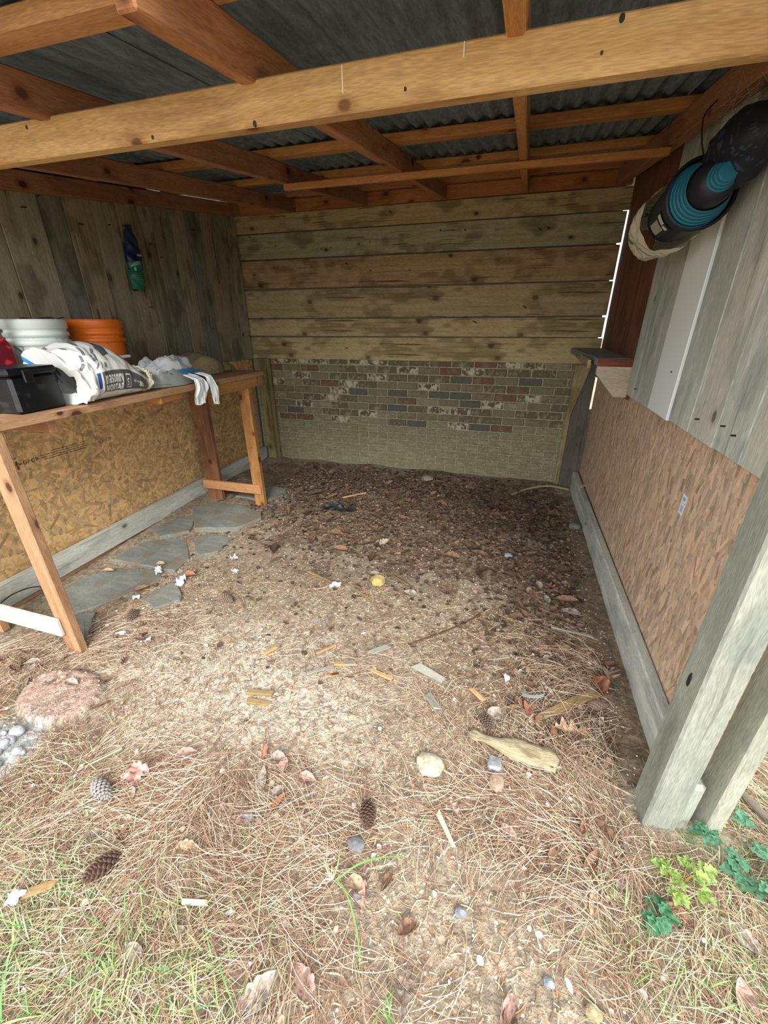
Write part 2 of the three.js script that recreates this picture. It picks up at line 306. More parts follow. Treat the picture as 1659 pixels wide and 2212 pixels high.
// ───────────────────────── back wall: boards over brick ─────────────────────────
const ZB = -3.941;
const wallBack = group('wall_back', 'back wall of wide horizontal boards above old brickwork', 'wall', [0, 0, 0], null, 'structure');
{
  const edges = [2.262, 2.118, 1.917, 1.674, 1.428, 1.267, 1.062];
  for (let i = 0; i < 6; i++) {
    const gap = [0.006, 0.007, 0.014, 0.009, 0.014, 0.008][i], hgt = edges[i] - edges[i + 1] - gap;
    const b = board(wallBack, 'plank', planksBack[i], [-0.977 + (i ? 0 : 0.02), (edges[i] + edges[i + 1]) / 2, ZB - 0.012 + rr(-0.004, 0.004)], [3.247 + (i ? 0 : 0.04) - (i === 5 ? 0 : 0.002 * i), hgt, 0.024], 'x', { rot: [rr(-0.8, 0.8), 0, [-0.15, -0.12, -0.12, 0.02, 0, 0.18][i]] });
    b.position.x += rr(-0.003, 0.003);
  }
  const nailG = new THREE.CylinderGeometry(0.0035, 0.0035, 0.04, 6); nailG.rotateX(Math.PI / 2);
  for (const [x, y, a] of [[-2.2, 2.02, 20], [-1.75, 1.98, 30], [-1.66, 1.985, 28], [-1.4, 2.0, 25], [-1.3, 2.01, 25], [-0.7, 2.06, 0], [-0.6, 2.055, 15], [-0.5, 2.05, -10], [0.06, 2.03, 30], [0.12, 2.035, 30], [-1.12, 2.21, 40], [-1.52, 1.86, 30], [-1.3, 1.8, 0], [-0.95, 1.79, 0], [0.02, 1.5, 30], [-0.37, 1.39, 60], [-0.35, 1.17, 0], [-1.55, 1.17, 0], [-2.45, 2.1, 0], [-2.45, 1.8, 0]]) {
    const n = part(wallBack, 'nail', nailG, M.nail); n.position.set(x, y, ZB + 0.012); n.rotation.set(a * R * 0.8, a * R, 0);
  }
  board(wallBack, 'backing_board', M.charcoal, [-1.02, 1.66, ZB - 0.04], [3.28, 1.24, 0.02], 'x');
  // brickwork
  const gs = [];
  for (let row = 0; row < 12; row++) for (let col = 0; col < 4; col++) {
    const g = chamferBox(0.191, 0.0612, 0.06, 0.004, 'x'), p = g.attributes.position, uv = g.attributes.uv;
    for (let i = 0; i < p.count; i++) uv.setXY(i, (col + 0.03 + 0.94 * (p.getX(i) / 0.191 + 0.5)) / 4, (row + 0.04 + 0.92 * (p.getY(i) / 0.0612 + 0.5)) / 12);
    gs.push(g);
  }
  const half = gs.map((g) => { const k = g.clone(); k.scale(0.47, 1, 1); return k; });
  const notes = { w: [], d: [], r: [] };
  const q = (s) => s.split(' ').map((e) => e.split(',').map(Number));
  // world places of the bricks that stand out: pale flaked, charcoal, red
  const back = (px, py) => {  // plane of the wall, picture of the brickwork read off at x = crop column, y = crop row
    return [px, py]; };
  notes.w = q('-2.19,1.03 -1.97,1.03 -1.84,1.03 -1.53,1.02 -1.17,1.02 -0.1,1.03 0.14,1.04 -1.03,0.95 -0.43,0.96 -2.05,0.89 -1.36,0.88 -2.42,0.83 -1.62,0.81 -1.49,0.81 -0.85,0.81 -1.72,0.74 -1.8,0.67 -0.24,0.72 0.06,0.74 -0.65,0.65 -0.46,0.65 -2.09,0.62 -1.72,0.46 -1.38,0.58 -0.52,0.5');
  notes.d = q('-1.53,0.74 -1.13,0.74 -0.75,0.74 -0.53,0.74 -0.51,0.89 0.1,0.88 -0.31,0.66 -0.38,0.59 -0.98,0.6 -2.18,0.55 -0.77,0.45 -0.19,0.45');
  notes.r = q('-0.58,1.03 -0.62,0.96 -0.32,1.03 -0.1,0.74 -0.89,0.66 -0.37,0.46 0.03,0.46 -2.36,1.03 -2.3,0.96 -2.3,0.82 -1.9,0.96');
  const near = (l, x, y) => l.some(([a, b]) => Math.abs(a - x) < 0.1 && Math.abs(b - y) < 0.036);
  const L = 0.2015, CH = 0.0709, y0 = -0.05;
  for (let r = 0; r < 16; r++) for (let k = -1; k < 16; k++) {
    const x = -2.47 + (k + (r % 2 ? 0.5 : 0) + 0.5) * L + 0.01 * (hash(r, 3, 9) - 0.5), y = y0 + (r + 0.5) * CH;
    if (x < -2.5 || x > 0.62) continue;
    let kind, t = hash(k + 40, r, 77);
    if (near(notes.w, x, y)) kind = 3; else if (near(notes.d, x, y)) kind = 2; else if (near(notes.r, x, y)) kind = 0;
    else if (y < 0.42) kind = 5;
    else kind = t < 0.34 ? 1 : t < 0.66 ? 4 : t < 0.8 ? 5 : t < 0.93 ? 1 : 0;
    if (y >= 0.36 && y < 0.5 && kind === 1) kind = 5;
    const b = part(wallBack, 'brick', gs[kind * 8 + Math.floor(hash(k + 9, r, 5) * 8)], M.brick);
    b.position.set(x, y, ZB - 0.052 + 0.005 * (hash(k + 3, r, 6) - 0.5)); b.rotation.set(0, (hash(k, r, 8) - 0.5) * 0.02, (hash(k, r, 7) - 0.5) * 0.012);
  }
  board(wallBack, 'mortar_bed', M.mortar, [-0.98, 0.5, ZB - 0.064], [3.26, 1.14, 0.07], 'x');
  // uprights at the ends of the brickwork
  board(wallBack, 'corner_stud', wood(greyTex, 200, 192, 152), [-2.482, 0.5, ZB + 0.018], [0.092, 1.12, 0.04], 'y', { rot: [0, 0, 0.4] });
  board(wallBack, 'corner_stud', wood(greyTex, 176, 168, 130), [-2.415, 0.5, ZB - 0.006], [0.04, 1.12, 0.03], 'y', { rot: [0, 0, 0.4] });
  board(wallBack, 'corner_stud', wood(greyTex, 214, 200, 168), [0.556, 0.53, ZB - 0.004], [0.155, 1.06, 0.026], 'y', { rot: [0, 0, -0.6] });
  // dark board with a slanting top in the right corner
  const sh = new THREE.Shape([[0.512, -0.03], [0.640, -0.03], [0.640, 1.07], [0.606, 1.075], [0.512, 0.65]].map(([x, y]) => new THREE.Vector2(x, y)));
  const dg = new THREE.ExtrudeGeometry(sh, { depth: 0.03, bevelEnabled: true, bevelSize: 0.002, bevelThickness: 0.002, bevelSegments: 1 });
  { const uv = dg.attributes.uv; for (let i = 0; i < uv.count; i++) uv.setXY(i, uv.getY(i), uv.getX(i)); }
  part(wallBack, 'corner_post', dg, wood(mossTex, 132, 126, 118), 'dark weathered post with slanting top').position.set(0, 0, ZB + 0.045);
}

// ───────────────────────── left wall ─────────────────────────
const XL = -2.575;
const wallLeft = group('wall_left', 'left wall of vertical grey boards above strand board', 'wall', [0, 0, 0], null, 'structure');
{
  const cuts = [-3.925, -3.78, -3.6, -3.42, -3.24, -3.075, -2.89, -2.775, -2.6, -2.41, -2.225, -2.075, -1.845, -1.62, -1.4, -1.16, -0.95];
  cuts.slice(0, -1).forEach((z0, i) => {
    const z1 = cuts[i + 1], zc = (z0 + z1) / 2, h1 = 2.262 - 0.126 * (zc - ZB) + 0.06, prox = rr(-0.004, 0.004);
    board(wallLeft, 'plank', planksLeft[[1, 2, 3, 0, 5, 4, 2, 3, 5, 3, 0, 1, 5, 0, 4, 2][i]], [XL - 0.012 + prox, (1.06 + h1) / 2 + rr(-0.004, 0.004), zc], [0.024, h1 - 1.06, z1 - z0 - rr(0.002, 0.006)], 'y', { rot: [rr(-0.25, 0.25), rr(-0.6, 0.6), 0] });
  });
  const osb = (z0, z1) => { const b = board(wallLeft, 'strand_board_panel', M.osbL, [XL - 0.032, 0.53, (z0 + z1) / 2], [0.012, 1.14, z1 - z0], 'z'); return b; };
  osb(-3.93, -2.725); osb(-2.72, -1.505); osb(-1.5, -0.28);
  board(wallLeft, 'sill_board', M.paleGrey, [XL + 0.006, 0.045, -2.42], [0.038, 0.142, 3.0], 'z', { rot: [0.85, 0, 0] });
  board(wallLeft, 'sill_board', M.benchPink, [XL - 0.012, -0.035, -2.2], [0.038, 0.05, 2.5], 'z', { rot: [1.1, 0, 0] });
  board(wallLeft, 'outer_sheet', M.charcoal, [XL - 0.06, 1.0, -2.25], [0.03, 2.5, 3.66], 'y');
  const nailG = new THREE.CylinderGeometry(0.003, 0.003, 0.03, 6); nailG.rotateZ(Math.PI / 2);
  for (const [y, z] of [[2.02, -2.08], [1.93, -2.3], [1.96, -2.5], [1.98, -2.65], [1.9, -2.82], [2.06, -3.3], [1.5, -2.7], [1.83, -2.9], [1.4, -2.75], [1.35, -3.35], [1.95, -1.98]]) { const n = part(wallLeft, 'nail', nailG, M.nail); n.position.set(XL + 0.012, y, z); n.rotation.y = rr(-0.6, 0.6); }
  // ink stamped on the strand board
  const ink = canvasTex(512, 128, (c, w, h) => {
    c.fillStyle = '#000'; c.fillRect(0, 0, w, h); c.fillStyle = '#b4b4b4';
    c.save(); c.translate(w, h); c.rotate(Math.PI); c.font = 'bold 34px sans-serif'; c.fillText('4020', 395, 62); c.fillRect(490, 20, 10, 66); c.fillRect(474, 44, 30, 8);
    for (let k = 0; k < 4; k++) c.fillRect(110 + rr(0, 30), 34 + k * 13, rr(190, 250), 4);
    c.font = 'bold 20px sans-serif'; c.fillText('1-3/32', 20, 50); c.restore();
    c.fillStyle = '#000'; for (let i = 0; i < 260; i++) c.fillRect(rr(0, w), rr(0, h), rr(3, 16), rr(2, 6));
  }); ink.colorSpace = THREE.NoColorSpace;
  const d = part(wallLeft, 'ink_stamp', new THREE.PlaneGeometry(0.62, 0.13), mat({ color: srgb(56, 46, 38), alphaMap: ink, transparent: true, roughness: 0.85 }), 'blurred black ink stamp'); d.position.set(XL - 0.0245, 0.695, -1.81); d.rotation.y = Math.PI / 2;
}

// ───────────────────────── right wall ─────────────────────────
const XRR = 0.645;
const wallRight = group('wall_right', 'right wall of pale vertical boards above strand board', 'wall', [0, 0, 0], null, 'structure');
{
  const topY = (z) => 2.262 - 0.126 * (z - ZB) + 0.1;
  const bs = [[-2.80, -2.56, 0], [-2.556, -2.315, 2], [-2.305, -2.015, 'white'], [-2.01, -1.79, 2], [-1.785, -1.57, 1], [-1.565, -1.375, 0], [-1.37, -1.19, 3], [-1.185, -1.03, 1]];
  for (const [z0, z1, k] of bs) {
    const zc = (z0 + z1) / 2, lo = 1.0 + 0.018 * sm((zc + 2.6) / 0.8) + rr(-0.004, 0.004), hi = topY(zc);
    board(wallRight, 'plank', k === 'white' ? M.white : planksRight[k], [XRR + 0.012 + (k === 'white' ? -0.008 : rr(-0.003, 0.003)), (lo + hi) / 2, zc], [0.022, hi - lo, z1 - z0], 'y', { rot: [rr(-0.2, 0.2), 0, 0], label: k === 'white' ? 'white painted plank' : undefined });
  }
  board(wallRight, 'upper_panel', wood(darkTex, 235, 205, 195), [XRR + 0.016, 1.72, -3.375], [0.012, 1.5, 1.16], 'y');
  board(wallRight, 'added_gap_batten', M.charcoal, [0.672, 0.3, -3.98], [0.04, 0.8, 0.03], 'y');  // added behind the corner to block daylight through the lower slit
  board(wallRight, 'strand_board_panel', M.osbR, [XRR + 0.03, 0.545, -2.48], [0.012, 1.05, 2.91], 'z');
  board(wallRight, 'outer_sheet', M.paleGrey, [XRR + 0.075, 1.0, -2.49], [0.02, 2.44, 2.9], 'y');
  // the sill beam on the ground
  board(wallRight, 'sill_beam', M.paleGrey, [0.640, 0.066, -2.43], [0.044, 0.192, 2.86], 'z', { c: 0.006, rot: [0, 0.25, 0] });
  // front corner: post, filler piece, outer board
  board(wallRight, 'corner_post', M.moss, [0.575, 1.0, -0.982], [0.088, 2.14, 0.1], 'y', { c: 0.006, rot: [0, 2, 0] });
  board(wallRight, 'filler_block', M.moss, [0.641, 0.03, -0.995], [0.05, 0.32, 0.07], 'y', { c: 0.012, rot: [0, 8, 0] });
  board(wallRight, 'outer_board', wood(mossTex, 200, 198, 186), [0.712, 1.0, -1.0], [0.05, 2.1, 0.09], 'y', { c: 0.006, rot: [0, 14, 0] });
  const knot = part(wallRight, 'knot_hole', new THREE.TorusGeometry(0.006, 0.003, 6, 12), M.nail); knot.scale.set(0.8, 2.6, 1); knot.position.set(0.5305, 0.55, -0.985); knot.rotation.y = Math.PI / 2;
  const nailG = new THREE.CylinderGeometry(0.003, 0.003, 0.02, 6); nailG.rotateZ(Math.PI / 2);
  for (const [y, z] of [[1.08, -1.72], [1.1, -1.52], [1.09, -1.44], [1.13, -1.25], [1.05, -1.2], [1.06, -2.6], [1.4, -1.4], [1.2, -2.1]]) part(wallRight, 'nail', nailG, M.nail).position.set(XRR - 0.002, y, z);
  // product sticker and the staple mark on the strand board
  const st = canvasTex(128, 256, (c, w, h) => { c.fillStyle = '#e8f2fa'; c.fillRect(0, 0, w, h); c.save(); c.translate(w / 2, h / 2); c.rotate(-Math.PI / 2); c.fillStyle = '#5a6a86';
    for (let i = 0; i < 26; i++) if (i % 3 !== 1) c.fillRect(-100 + i * 3.6, -34, 2.4, 66); for (let i = 0; i < 18; i++) if (i % 4 !== 2) c.fillRect(52 + i * 2.6, -40, 1.8, 70);
    c.fillStyle = '#3c4a60'; c.font = 'bold 40px sans-serif'; c.fillText('C', 10, 46); c.font = '15px sans-serif'; c.fillText('7/16', 4, -18); c.fillText('OSB', 8, 0); c.restore(); });
  const s = part(wallRight, 'sticker', chamferBox(0.001, 0.078, 0.046, 0.0002, 'y'), mat({ color: srgb(232, 242, 250), roughness: 0.5 }), 'small white printed sticker'); s.position.set(XRR + 0.0245, 0.765, -1.69);
  const sp = part(wallRight, 'sticker_print', new THREE.PlaneGeometry(0.043, 0.075), mat({ map: st, roughness: 0.5 })); sp.position.set(XRR + 0.0238, 0.765, -1.69); sp.rotation.y = -Math.PI / 2;
  const mk = part(wallRight, 'staple', new THREE.TorusGeometry(0.012, 0.0025, 6, 12), mat({ color: srgb(210, 205, 195) })); mk.scale.set(0.9, 2.2, 1); mk.position.set(XRR + 0.027, 0.77, -2.92); mk.rotation.y = Math.PI / 2;
}
// ledge along the right wall, at the back
{
  const g = group('wall_ledge', 'narrow wooden ledge shelf fixed to right wall in back corner', 'shelf', [0.55, 1.15, -3.38]);
  const at = (p) => [p[0] - 0.55, p[1] - 1.15, p[2] + 3.38];
  const sh = new THREE.Shape([[0.43, -3.925], [0.655, -3.925], [0.655, -2.86], [0.467, -2.845]].map(([x, z]) => new THREE.Vector2(x - 0.55, -(z + 3.38))));
  const tg = new THREE.ExtrudeGeometry(sh, { depth: 0.036, bevelEnabled: true, bevelSize: 0.003, bevelThickness: 0.003, bevelSegments: 1 }); tg.rotateX(-Math.PI / 2);
  part(g, 'shelf_top', tg, wood(mossTex, 178, 176, 172)).position.y = 0.006;
  board(g, 'front_edge', wood(darkTex, 255, 205, 195), at([0.562, 1.172, -2.835]), [0.19, 0.042, 0.018], 'x');
  const bs = new THREE.Shape([[0.470, 1.15], [0.655, 1.15], [0.655, 0.98], [0.588, 0.98], [0.470, 1.108]].map(([x, y]) => new THREE.Vector2(x - 0.55, y - 1.15)));
  const bg = new THREE.ExtrudeGeometry(bs, { depth: 0.03, bevelEnabled: true, bevelSize: 0.002, bevelThickness: 0.002, bevelSegments: 1 });
  part(g, 'bracket', bg, wood(mossTex, 244, 222, 206), 'pale cut bracket board').position.z = -2.85 + 3.38 - 0.01;
  board(g, 'side_batten', wood(greyTex, 222, 206, 190), at([0.452, 1.158, -3.4]), [0.02, 0.05, 1.0], 'z', { rot: [0, -2.4, 0] });
}

// ───────────────────────── roof ─────────────────────────
const SL = 0.126, roofY = (z, off = 0) => 1.913 + off + SL * (-1.17 - z), tilt = Math.atan(SL);
const ceiling = group('ceiling', 'low lean-to roof of corrugated metal on timber rafters', 'roof', [0, 0, 0], null, 'structure');
{
  const raf = (x, z0, z1, m, w = 0.038) => { const zc = (z0 + z1) / 2, L = (z1 - z0) / Math.cos(tilt); return board(ceiling, 'rafter', m, [x, roofY(zc, 0.0445), zc], [w, 0.089, L], 'z', { c: 0.004, rot: [tilt / R, 0, 0] }); };
  raf(-1.985, -3.92, -0.82, M.rafter); raf(-1.335, -3.92, -0.8, M.rafter, 0.042); raf(-0.685, -3.92, -0.80, M.rafterB, 0.042); raf(-0.075, -3.92, -0.82, M.purlin); raf(0.558, -3.92, -0.8, M.rafter, 0.06); raf(-2.545, -3.92, -0.8, M.rafter, 0.045);
  // the end of one rafter is weathered grey and rounded off
  { const e = board(ceiling, 'rafter_end', M.endGrey, [-0.685, roofY(-0.782, 0.048), -0.782], [0.041, 0.076, 0.05], 'z', { c: 0.018, rot: [tilt / R, 0, 0] }); e.userData.label = 'grey weathered rafter end'; }
  const pur = (z, m, x0 = -2.62, x1 = 0.75, w = 0.089) => board(ceiling, 'purlin', m, [(x0 + x1) / 2, roofY(z, 0.108), z], [x1 - x0, 0.036, w], 'x', { c: 0.003, rot: [tilt / R, 0, rr(-0.1, 0.1)] });
  pur(-1.01, M.purlinPink); pur(-1.72, M.purlin); pur(-2.42, M.purlin); pur(-3.12, M.purlin); pur(-3.84, M.plate);
  board(ceiling, 'nailing_strip', M.purlin, [-0.40, roofY(-2.565, -0.016), -2.565], [1.88, 0.03, 0.042], 'x', { rot: [tilt / R, 0, -0.25] });
  board(ceiling, 'wall_plate', M.plate, [-0.98, 2.307, ZB + 0.0], [3.24, 0.09, 0.038], 'x');
  board(ceiling, 'added_slit_board', M.charcoal, [-0.98, 2.316, ZB - 0.06], [3.4, 0.122, 0.02], 'x');  // added outer board, set to thin the bright sky slits above the plate
  // front beam
  const beam = board(ceiling, 'front_beam', M.beam, [-0.95, 1.878, -1.19], [3.36, 0.088, 0.040], 'x', { c: 0.004, label: 'honey coloured timber beam across the front', rot: [0, 0, 0] });
  const hole = new THREE.CylinderGeometry(0.0042, 0.0042, 0.004, 10); hole.rotateX(Math.PI / 2);
  for (const [x, y, sx] of [[-0.986, 1.843, 0.8], [-0.679, 1.84, 1.1], [-1.41, 1.905, 0.8], [0.116, 1.912, 1.2], [0.09, 1.868, 0.6], [-0.3, 1.86, 0.7]]) { const k = part(beam, 'nail_hole', hole, M.nail); k.position.set(x + 0.95, y - 1.878, 0.0195); k.scale.set(sx, 1.4 * sx, 1); }
  const sap = mat({ color: srgb(236, 226, 196), roughness: 0.5 });
  for (const [x, y, l] of [[-0.446, 1.893, 0.046], [-0.176, 1.907, 0.022]]) { const k = part(beam, 'sap_drip', new THREE.CapsuleGeometry(0.0016, l, 4, 6), sap, 'thin pale drip'); k.position.set(x + 0.95, y - 1.878, 0.0205); }
  // corrugated sheets, lapped at their long edges
  const z0 = -4.12, z1 = -0.7, P = 0.0675, A = 0.0085;
  [-2.94, -2.33, -1.72, -1.11, -0.5, 0.11, 0.72].forEach((x0, i, a) => {
    if (i === a.length - 1) return;
    const x1 = a[i + 1] + 0.035, lift = i % 2 ? 0.004 : 0, nx = 88, nz = 6, jit = rr(-0.003, 0.003);
    const g = surf(nx, nz, (s, t) => { const x = lerp(x0, x1, s), z = lerp(z1, z0, t); return [x, roofY(z, 0.138 + lift + A * Math.sin((x / P) * 2 * Math.PI) + jit * s), z]; });
    part(ceiling, 'corrugated_sheet', g, M.roof);
  });
}

// ───────────────────────── workbench ─────────────────────────
const BY = 1.055;
{
  const g = group('workbench', 'long rough timber workbench along the left wall', 'workbench', [-2.2, -0.05, -1.97]);
  const at = (x, y, z) => [x + 2.2, y + 0.05, z + 1.97];
  const add = (n, m, x, y, z, s, gr, o) => board(g, n, m, at(x, y, z), s, gr, o);
  [[-1.955, 0.17], [-2.128, 0.17], [-2.3, 0.17], [-2.465, 0.155]].forEach(([x, w], i) => add('top_board', i ? M.bench : M.benchPink, x, BY - 0.019 + (i ? rr(-0.002, 0.002) : 0), -1.97, [w, 0.038, 2.0], 'z', { rot: [0, i ? 0 : 0.25, 0], c: 0.005 }));
  add('leg', M.benchPink, -1.9155, 0.475, -1.07, [0.089, 1.1, 0.038], 'y', { rot: [0, 0, 0.2] });
  add('leg', M.benchLeg, -1.92, 0.49, -2.76, [0.09, 1.06, 0.04], 'y', { rot: [0, 0, 0.6] });
  add('leg', M.dark, -2.362, 0.5, -2.775, [0.142, 1.08, 0.038], 'y', { label: 'wide dark brown plank leg' });
  add('leg', M.benchPink, -2.45, 0.475, -1.07, [0.089, 1.1, 0.038], 'y');
  add('stretcher', M.whitewash, -2.18, 0.087, -1.04, [0.52, 0.1, 0.022], 'x', { rot: [0, 0, -0.6], c: 0.006, label: 'whitewashed stretcher board' });
  add('stretcher', M.purlinPink, -2.16, 0.142, -2.735, [0.56, 0.078, 0.03], 'x', { c: 0.006, label: 'orange brown stretcher board' });
  add('apron', M.benchLeg, -1.895, 0.985, -2.62, [0.036, 0.068, 0.5], 'z');
  add('apron', M.bench, -2.2, 0.985, -2.92, [0.62, 0.068, 0.036], 'x');
  add('apron', M.bench, -2.2, 0.99, -1.3, [0.6, 0.06, 0.036], 'x');
  add('support_block', M.purlin, -1.935, 0.998, -1.995, [0.09, 0.036, 0.2], 'z', { rot: [0, 8, 0] });
  const ms = canvasTex(128, 48, (c, w, h) => { c.fillStyle = '#000'; c.fillRect(0, 0, w, h); c.fillStyle = '#ccc'; c.font = 'bold 22px sans-serif'; c.fillText('KD-HT', 26, 44); c.fillRect(60, 2, 8, 20); }); ms.colorSpace = THREE.NoColorSpace;
  const st = part(g, 'mill_stamp', new THREE.PlaneGeometry(0.055, 0.02), mat({ color: srgb(60, 46, 36), alphaMap: ms, transparent: true }), 'small dark mill stamp');
  st.position.set(...at(-1.917, 0.5, -2.7392));
}

// ───────────────────────── things on the bench ─────────────────────────
const scratch = dataTex(256, 256, (u, v) => { const s = sm((vn(u * 10, v * 40, 10, 40, 91) * 0.5 + vn(u * 60, v * 30, 60, 30, 92) * 0.5 - 0.6) / 0.15), g = 110 + 120 * s; return [g, g, g]; });
{
  // black box with a lid
  const g = group('plastic_box', 'black plastic lidded box at near end of workbench', 'box', [-2.03, BY, -1.305]);
  g.rotation.y = 3 * R;
  const m = mat({ map: scratch, color: srgb(42, 46, 54), roughness: 0.35 }), m2 = mat({ map: scratch, color: srgb(34, 38, 46), roughness: 0.4 });
  const body = surf(1, 1, () => [0, 0, 0]); body.dispose();
  const bg = chamferBox(0.2, 0.15, 0.2, 0.012, 'z'), p = bg.attributes.position;
  for (let i = 0; i < p.count; i++) { const k = 1 - 0.1 * (0.5 - p.getY(i) / 0.15) * -1; p.setX(i, p.getX(i) * k); p.setZ(i, p.getZ(i) * k); } bg.computeVertexNormals();
  part(g, 'body', bg, m).position.y = 0.075;
  board(g, 'lid', m2, [0, 0.164, 0], [0.214, 0.03, 0.214], 'z', { c: 0.008 });
  board(g.children[1], 'latch', m2, [0.112, -0.019, 0.03], [0.012, 0.05, 0.04], 'z', { c: 0.003 });
  board(g, 'base_rim', m2, [0, 0.01, 0], [0.196, 0.016, 0.2], 'z', { c: 0.004 });
}
function bucket(name, label, x, z, color, dirty, content) {
  const g = group(name, label, 'bucket', [x, BY, z]);
  const Hh = 0.362, rT = 0.139, rB = 0.122, prof = [[0, 0.004], [rB - 0.006, 0.004], [rB, 0.012]];
  const rAt = (y) => lerp(rB, rT - 0.008, y / Hh);
  prof.push([rAt(0.24), 0.24], [rAt(0.24) + 0.012, 0.243], [rAt(0.26) + 0.013, 0.262], [rAt(0.262), 0.266], [rAt(0.28), 0.28], [rAt(0.28) + 0.009, 0.284], [rAt(0.3) + 0.009, 0.3], [rAt(0.302), 0.304], [rAt(0.315), 0.315], [rAt(0.318) + 0.008, 0.32], [rT, Hh - 0.01], [rT - 0.003, Hh], [rT - 0.01, Hh - 0.003], [rAt(Hh) - 0.006, 0.25], [rB - 0.008, 0.012], [0, 0.012]);
  const lg = new THREE.LatheGeometry(prof.map((q) => new THREE.Vector2(...q)), 48);
  const dt = dataTex(512, 256, (u, v) => {
    const d = sm((vn(u * 24, v * 10, 24, 10, 33) * 0.5 + vn(u * 70, v * 30, 70, 30, 34) * 0.5 - (dirty ? 0.66 : 0.72)) / 0.08) * sm(1 - Math.abs(v - 0.22) / 0.2), w = 0.94 + 0.12 * vn(u * 12, v * 12, 12, 12, 35);
    return mix3([color[0] * w, color[1] * w, color[2] * w], dirty ? [104, 104, 96] : [110, 50, 14], d * 0.8);
  });
  part(g, 'body', lg, new THREE.MeshPhysicalMaterial({ map: dt, roughness: 0.45, side: THREE.DoubleSide }));
  const hg = tubeGeo([[-rT, 0.25, 0], [-rT * 0.9, 0.2, rT * 0.6], [0, 0.16, rT * 1.08], [rT * 0.9, 0.2, rT * 0.6], [rT, 0.25, 0]], 0.003, 24, 6);
  const hd = part(g, 'wire_handle', hg, mat({ color: srgb(150, 150, 150), metalness: 0.8, roughness: 0.4 })); hd.rotation.y = Math.PI / 2;
  const gp = part(hd, 'grip', new THREE.CylinderGeometry(0.009, 0.009, 0.09, 12), mat({ color: srgb(230, 230, 224), roughness: 0.5 })); gp.rotation.z = Math.PI / 2; gp.position.set(0, 0.162, rT * 1.07);
  if (content) content(g, Hh);
  return g;
}
bucket('bucket', 'white plastic bucket with dirt streaks on workbench', -2.36, -1.69, [214, 222, 214], true, (g, H) => {
  part(g, 'lid_scrap', surf(8, 8, (s, t) => [(s - 0.5) * 0.15, 0.006 * Math.sin(s * 7) + 0.004 * Math.cos(t * 5), (t - 0.5) * 0.13]), mat({ color: srgb(60, 64, 66), roughness: 0.6, side: THREE.DoubleSide }), 'dark scrap lying in bucket').position.set(0.02, H + 0.002, -0.04);
});
bucket('bucket', 'orange plastic bucket beside the white one on workbench', -2.36, -2.035, [226, 112, 26], false, (g, H) => {
  const s = part(g, 'tool_handle', new THREE.CapsuleGeometry(0.006, 0.3, 4, 8), mat({ color: srgb(70, 40, 40), roughness: 0.7 }), 'thin dark handle sticking out'); s.position.set(0.02, H - 0.1, -0.03); s.rotation.z = 0.06;
});
{
  // red can cut off by the left edge of the photograph
  const g = group('fuel_can', 'red plastic can beside white bucket at near bench end', 'can', [-2.34, BY, -1.4]);
  const m = mat({ map: scratch, color: srgb(232, 40, 66), roughness: 0.45 });
  board(g, 'body', m, [0, 0.14, 0], [0.2, 0.28, 0.2], 'y', { c: 0.03 });
  const sp = part(g, 'spout', new THREE.LatheGeometry([[0, 0], [0.035, 0], [0.036, 0.03], [0.024, 0.05], [0.022, 0.12], [0.03, 0.13], [0.03, 0.155], [0, 0.158]].map((q) => new THREE.Vector2(...q)), 20), m); sp.position.set(0.03, 0.275, -0.04); sp.rotation.set(-0.3, 0, 0);
  part(sp, 'cap', new THREE.CylinderGeometry(0.032, 0.032, 0.02, 20), mat({ color: srgb(200, 30, 50), roughness: 0.5 })).position.y = 0.16;
  part(g, 'handle', tubeGeo([[-0.07, 0.26, 0.05], [-0.07, 0.33, 0.03], [0.0, 0.34, 0.0], [0.01, 0.27, -0.02]], 0.014, 20, 8), m);
  board(group('clay_block', 'small pale pink block on bench beside black box', 'block', [-2.2, BY, -1.42]), 'body', mat({ map: grit, color: srgb(232, 196, 196) }), [0, 0.07, 0], [0.05, 0.14, 0.05], 'y', { c: 0.006 });
}
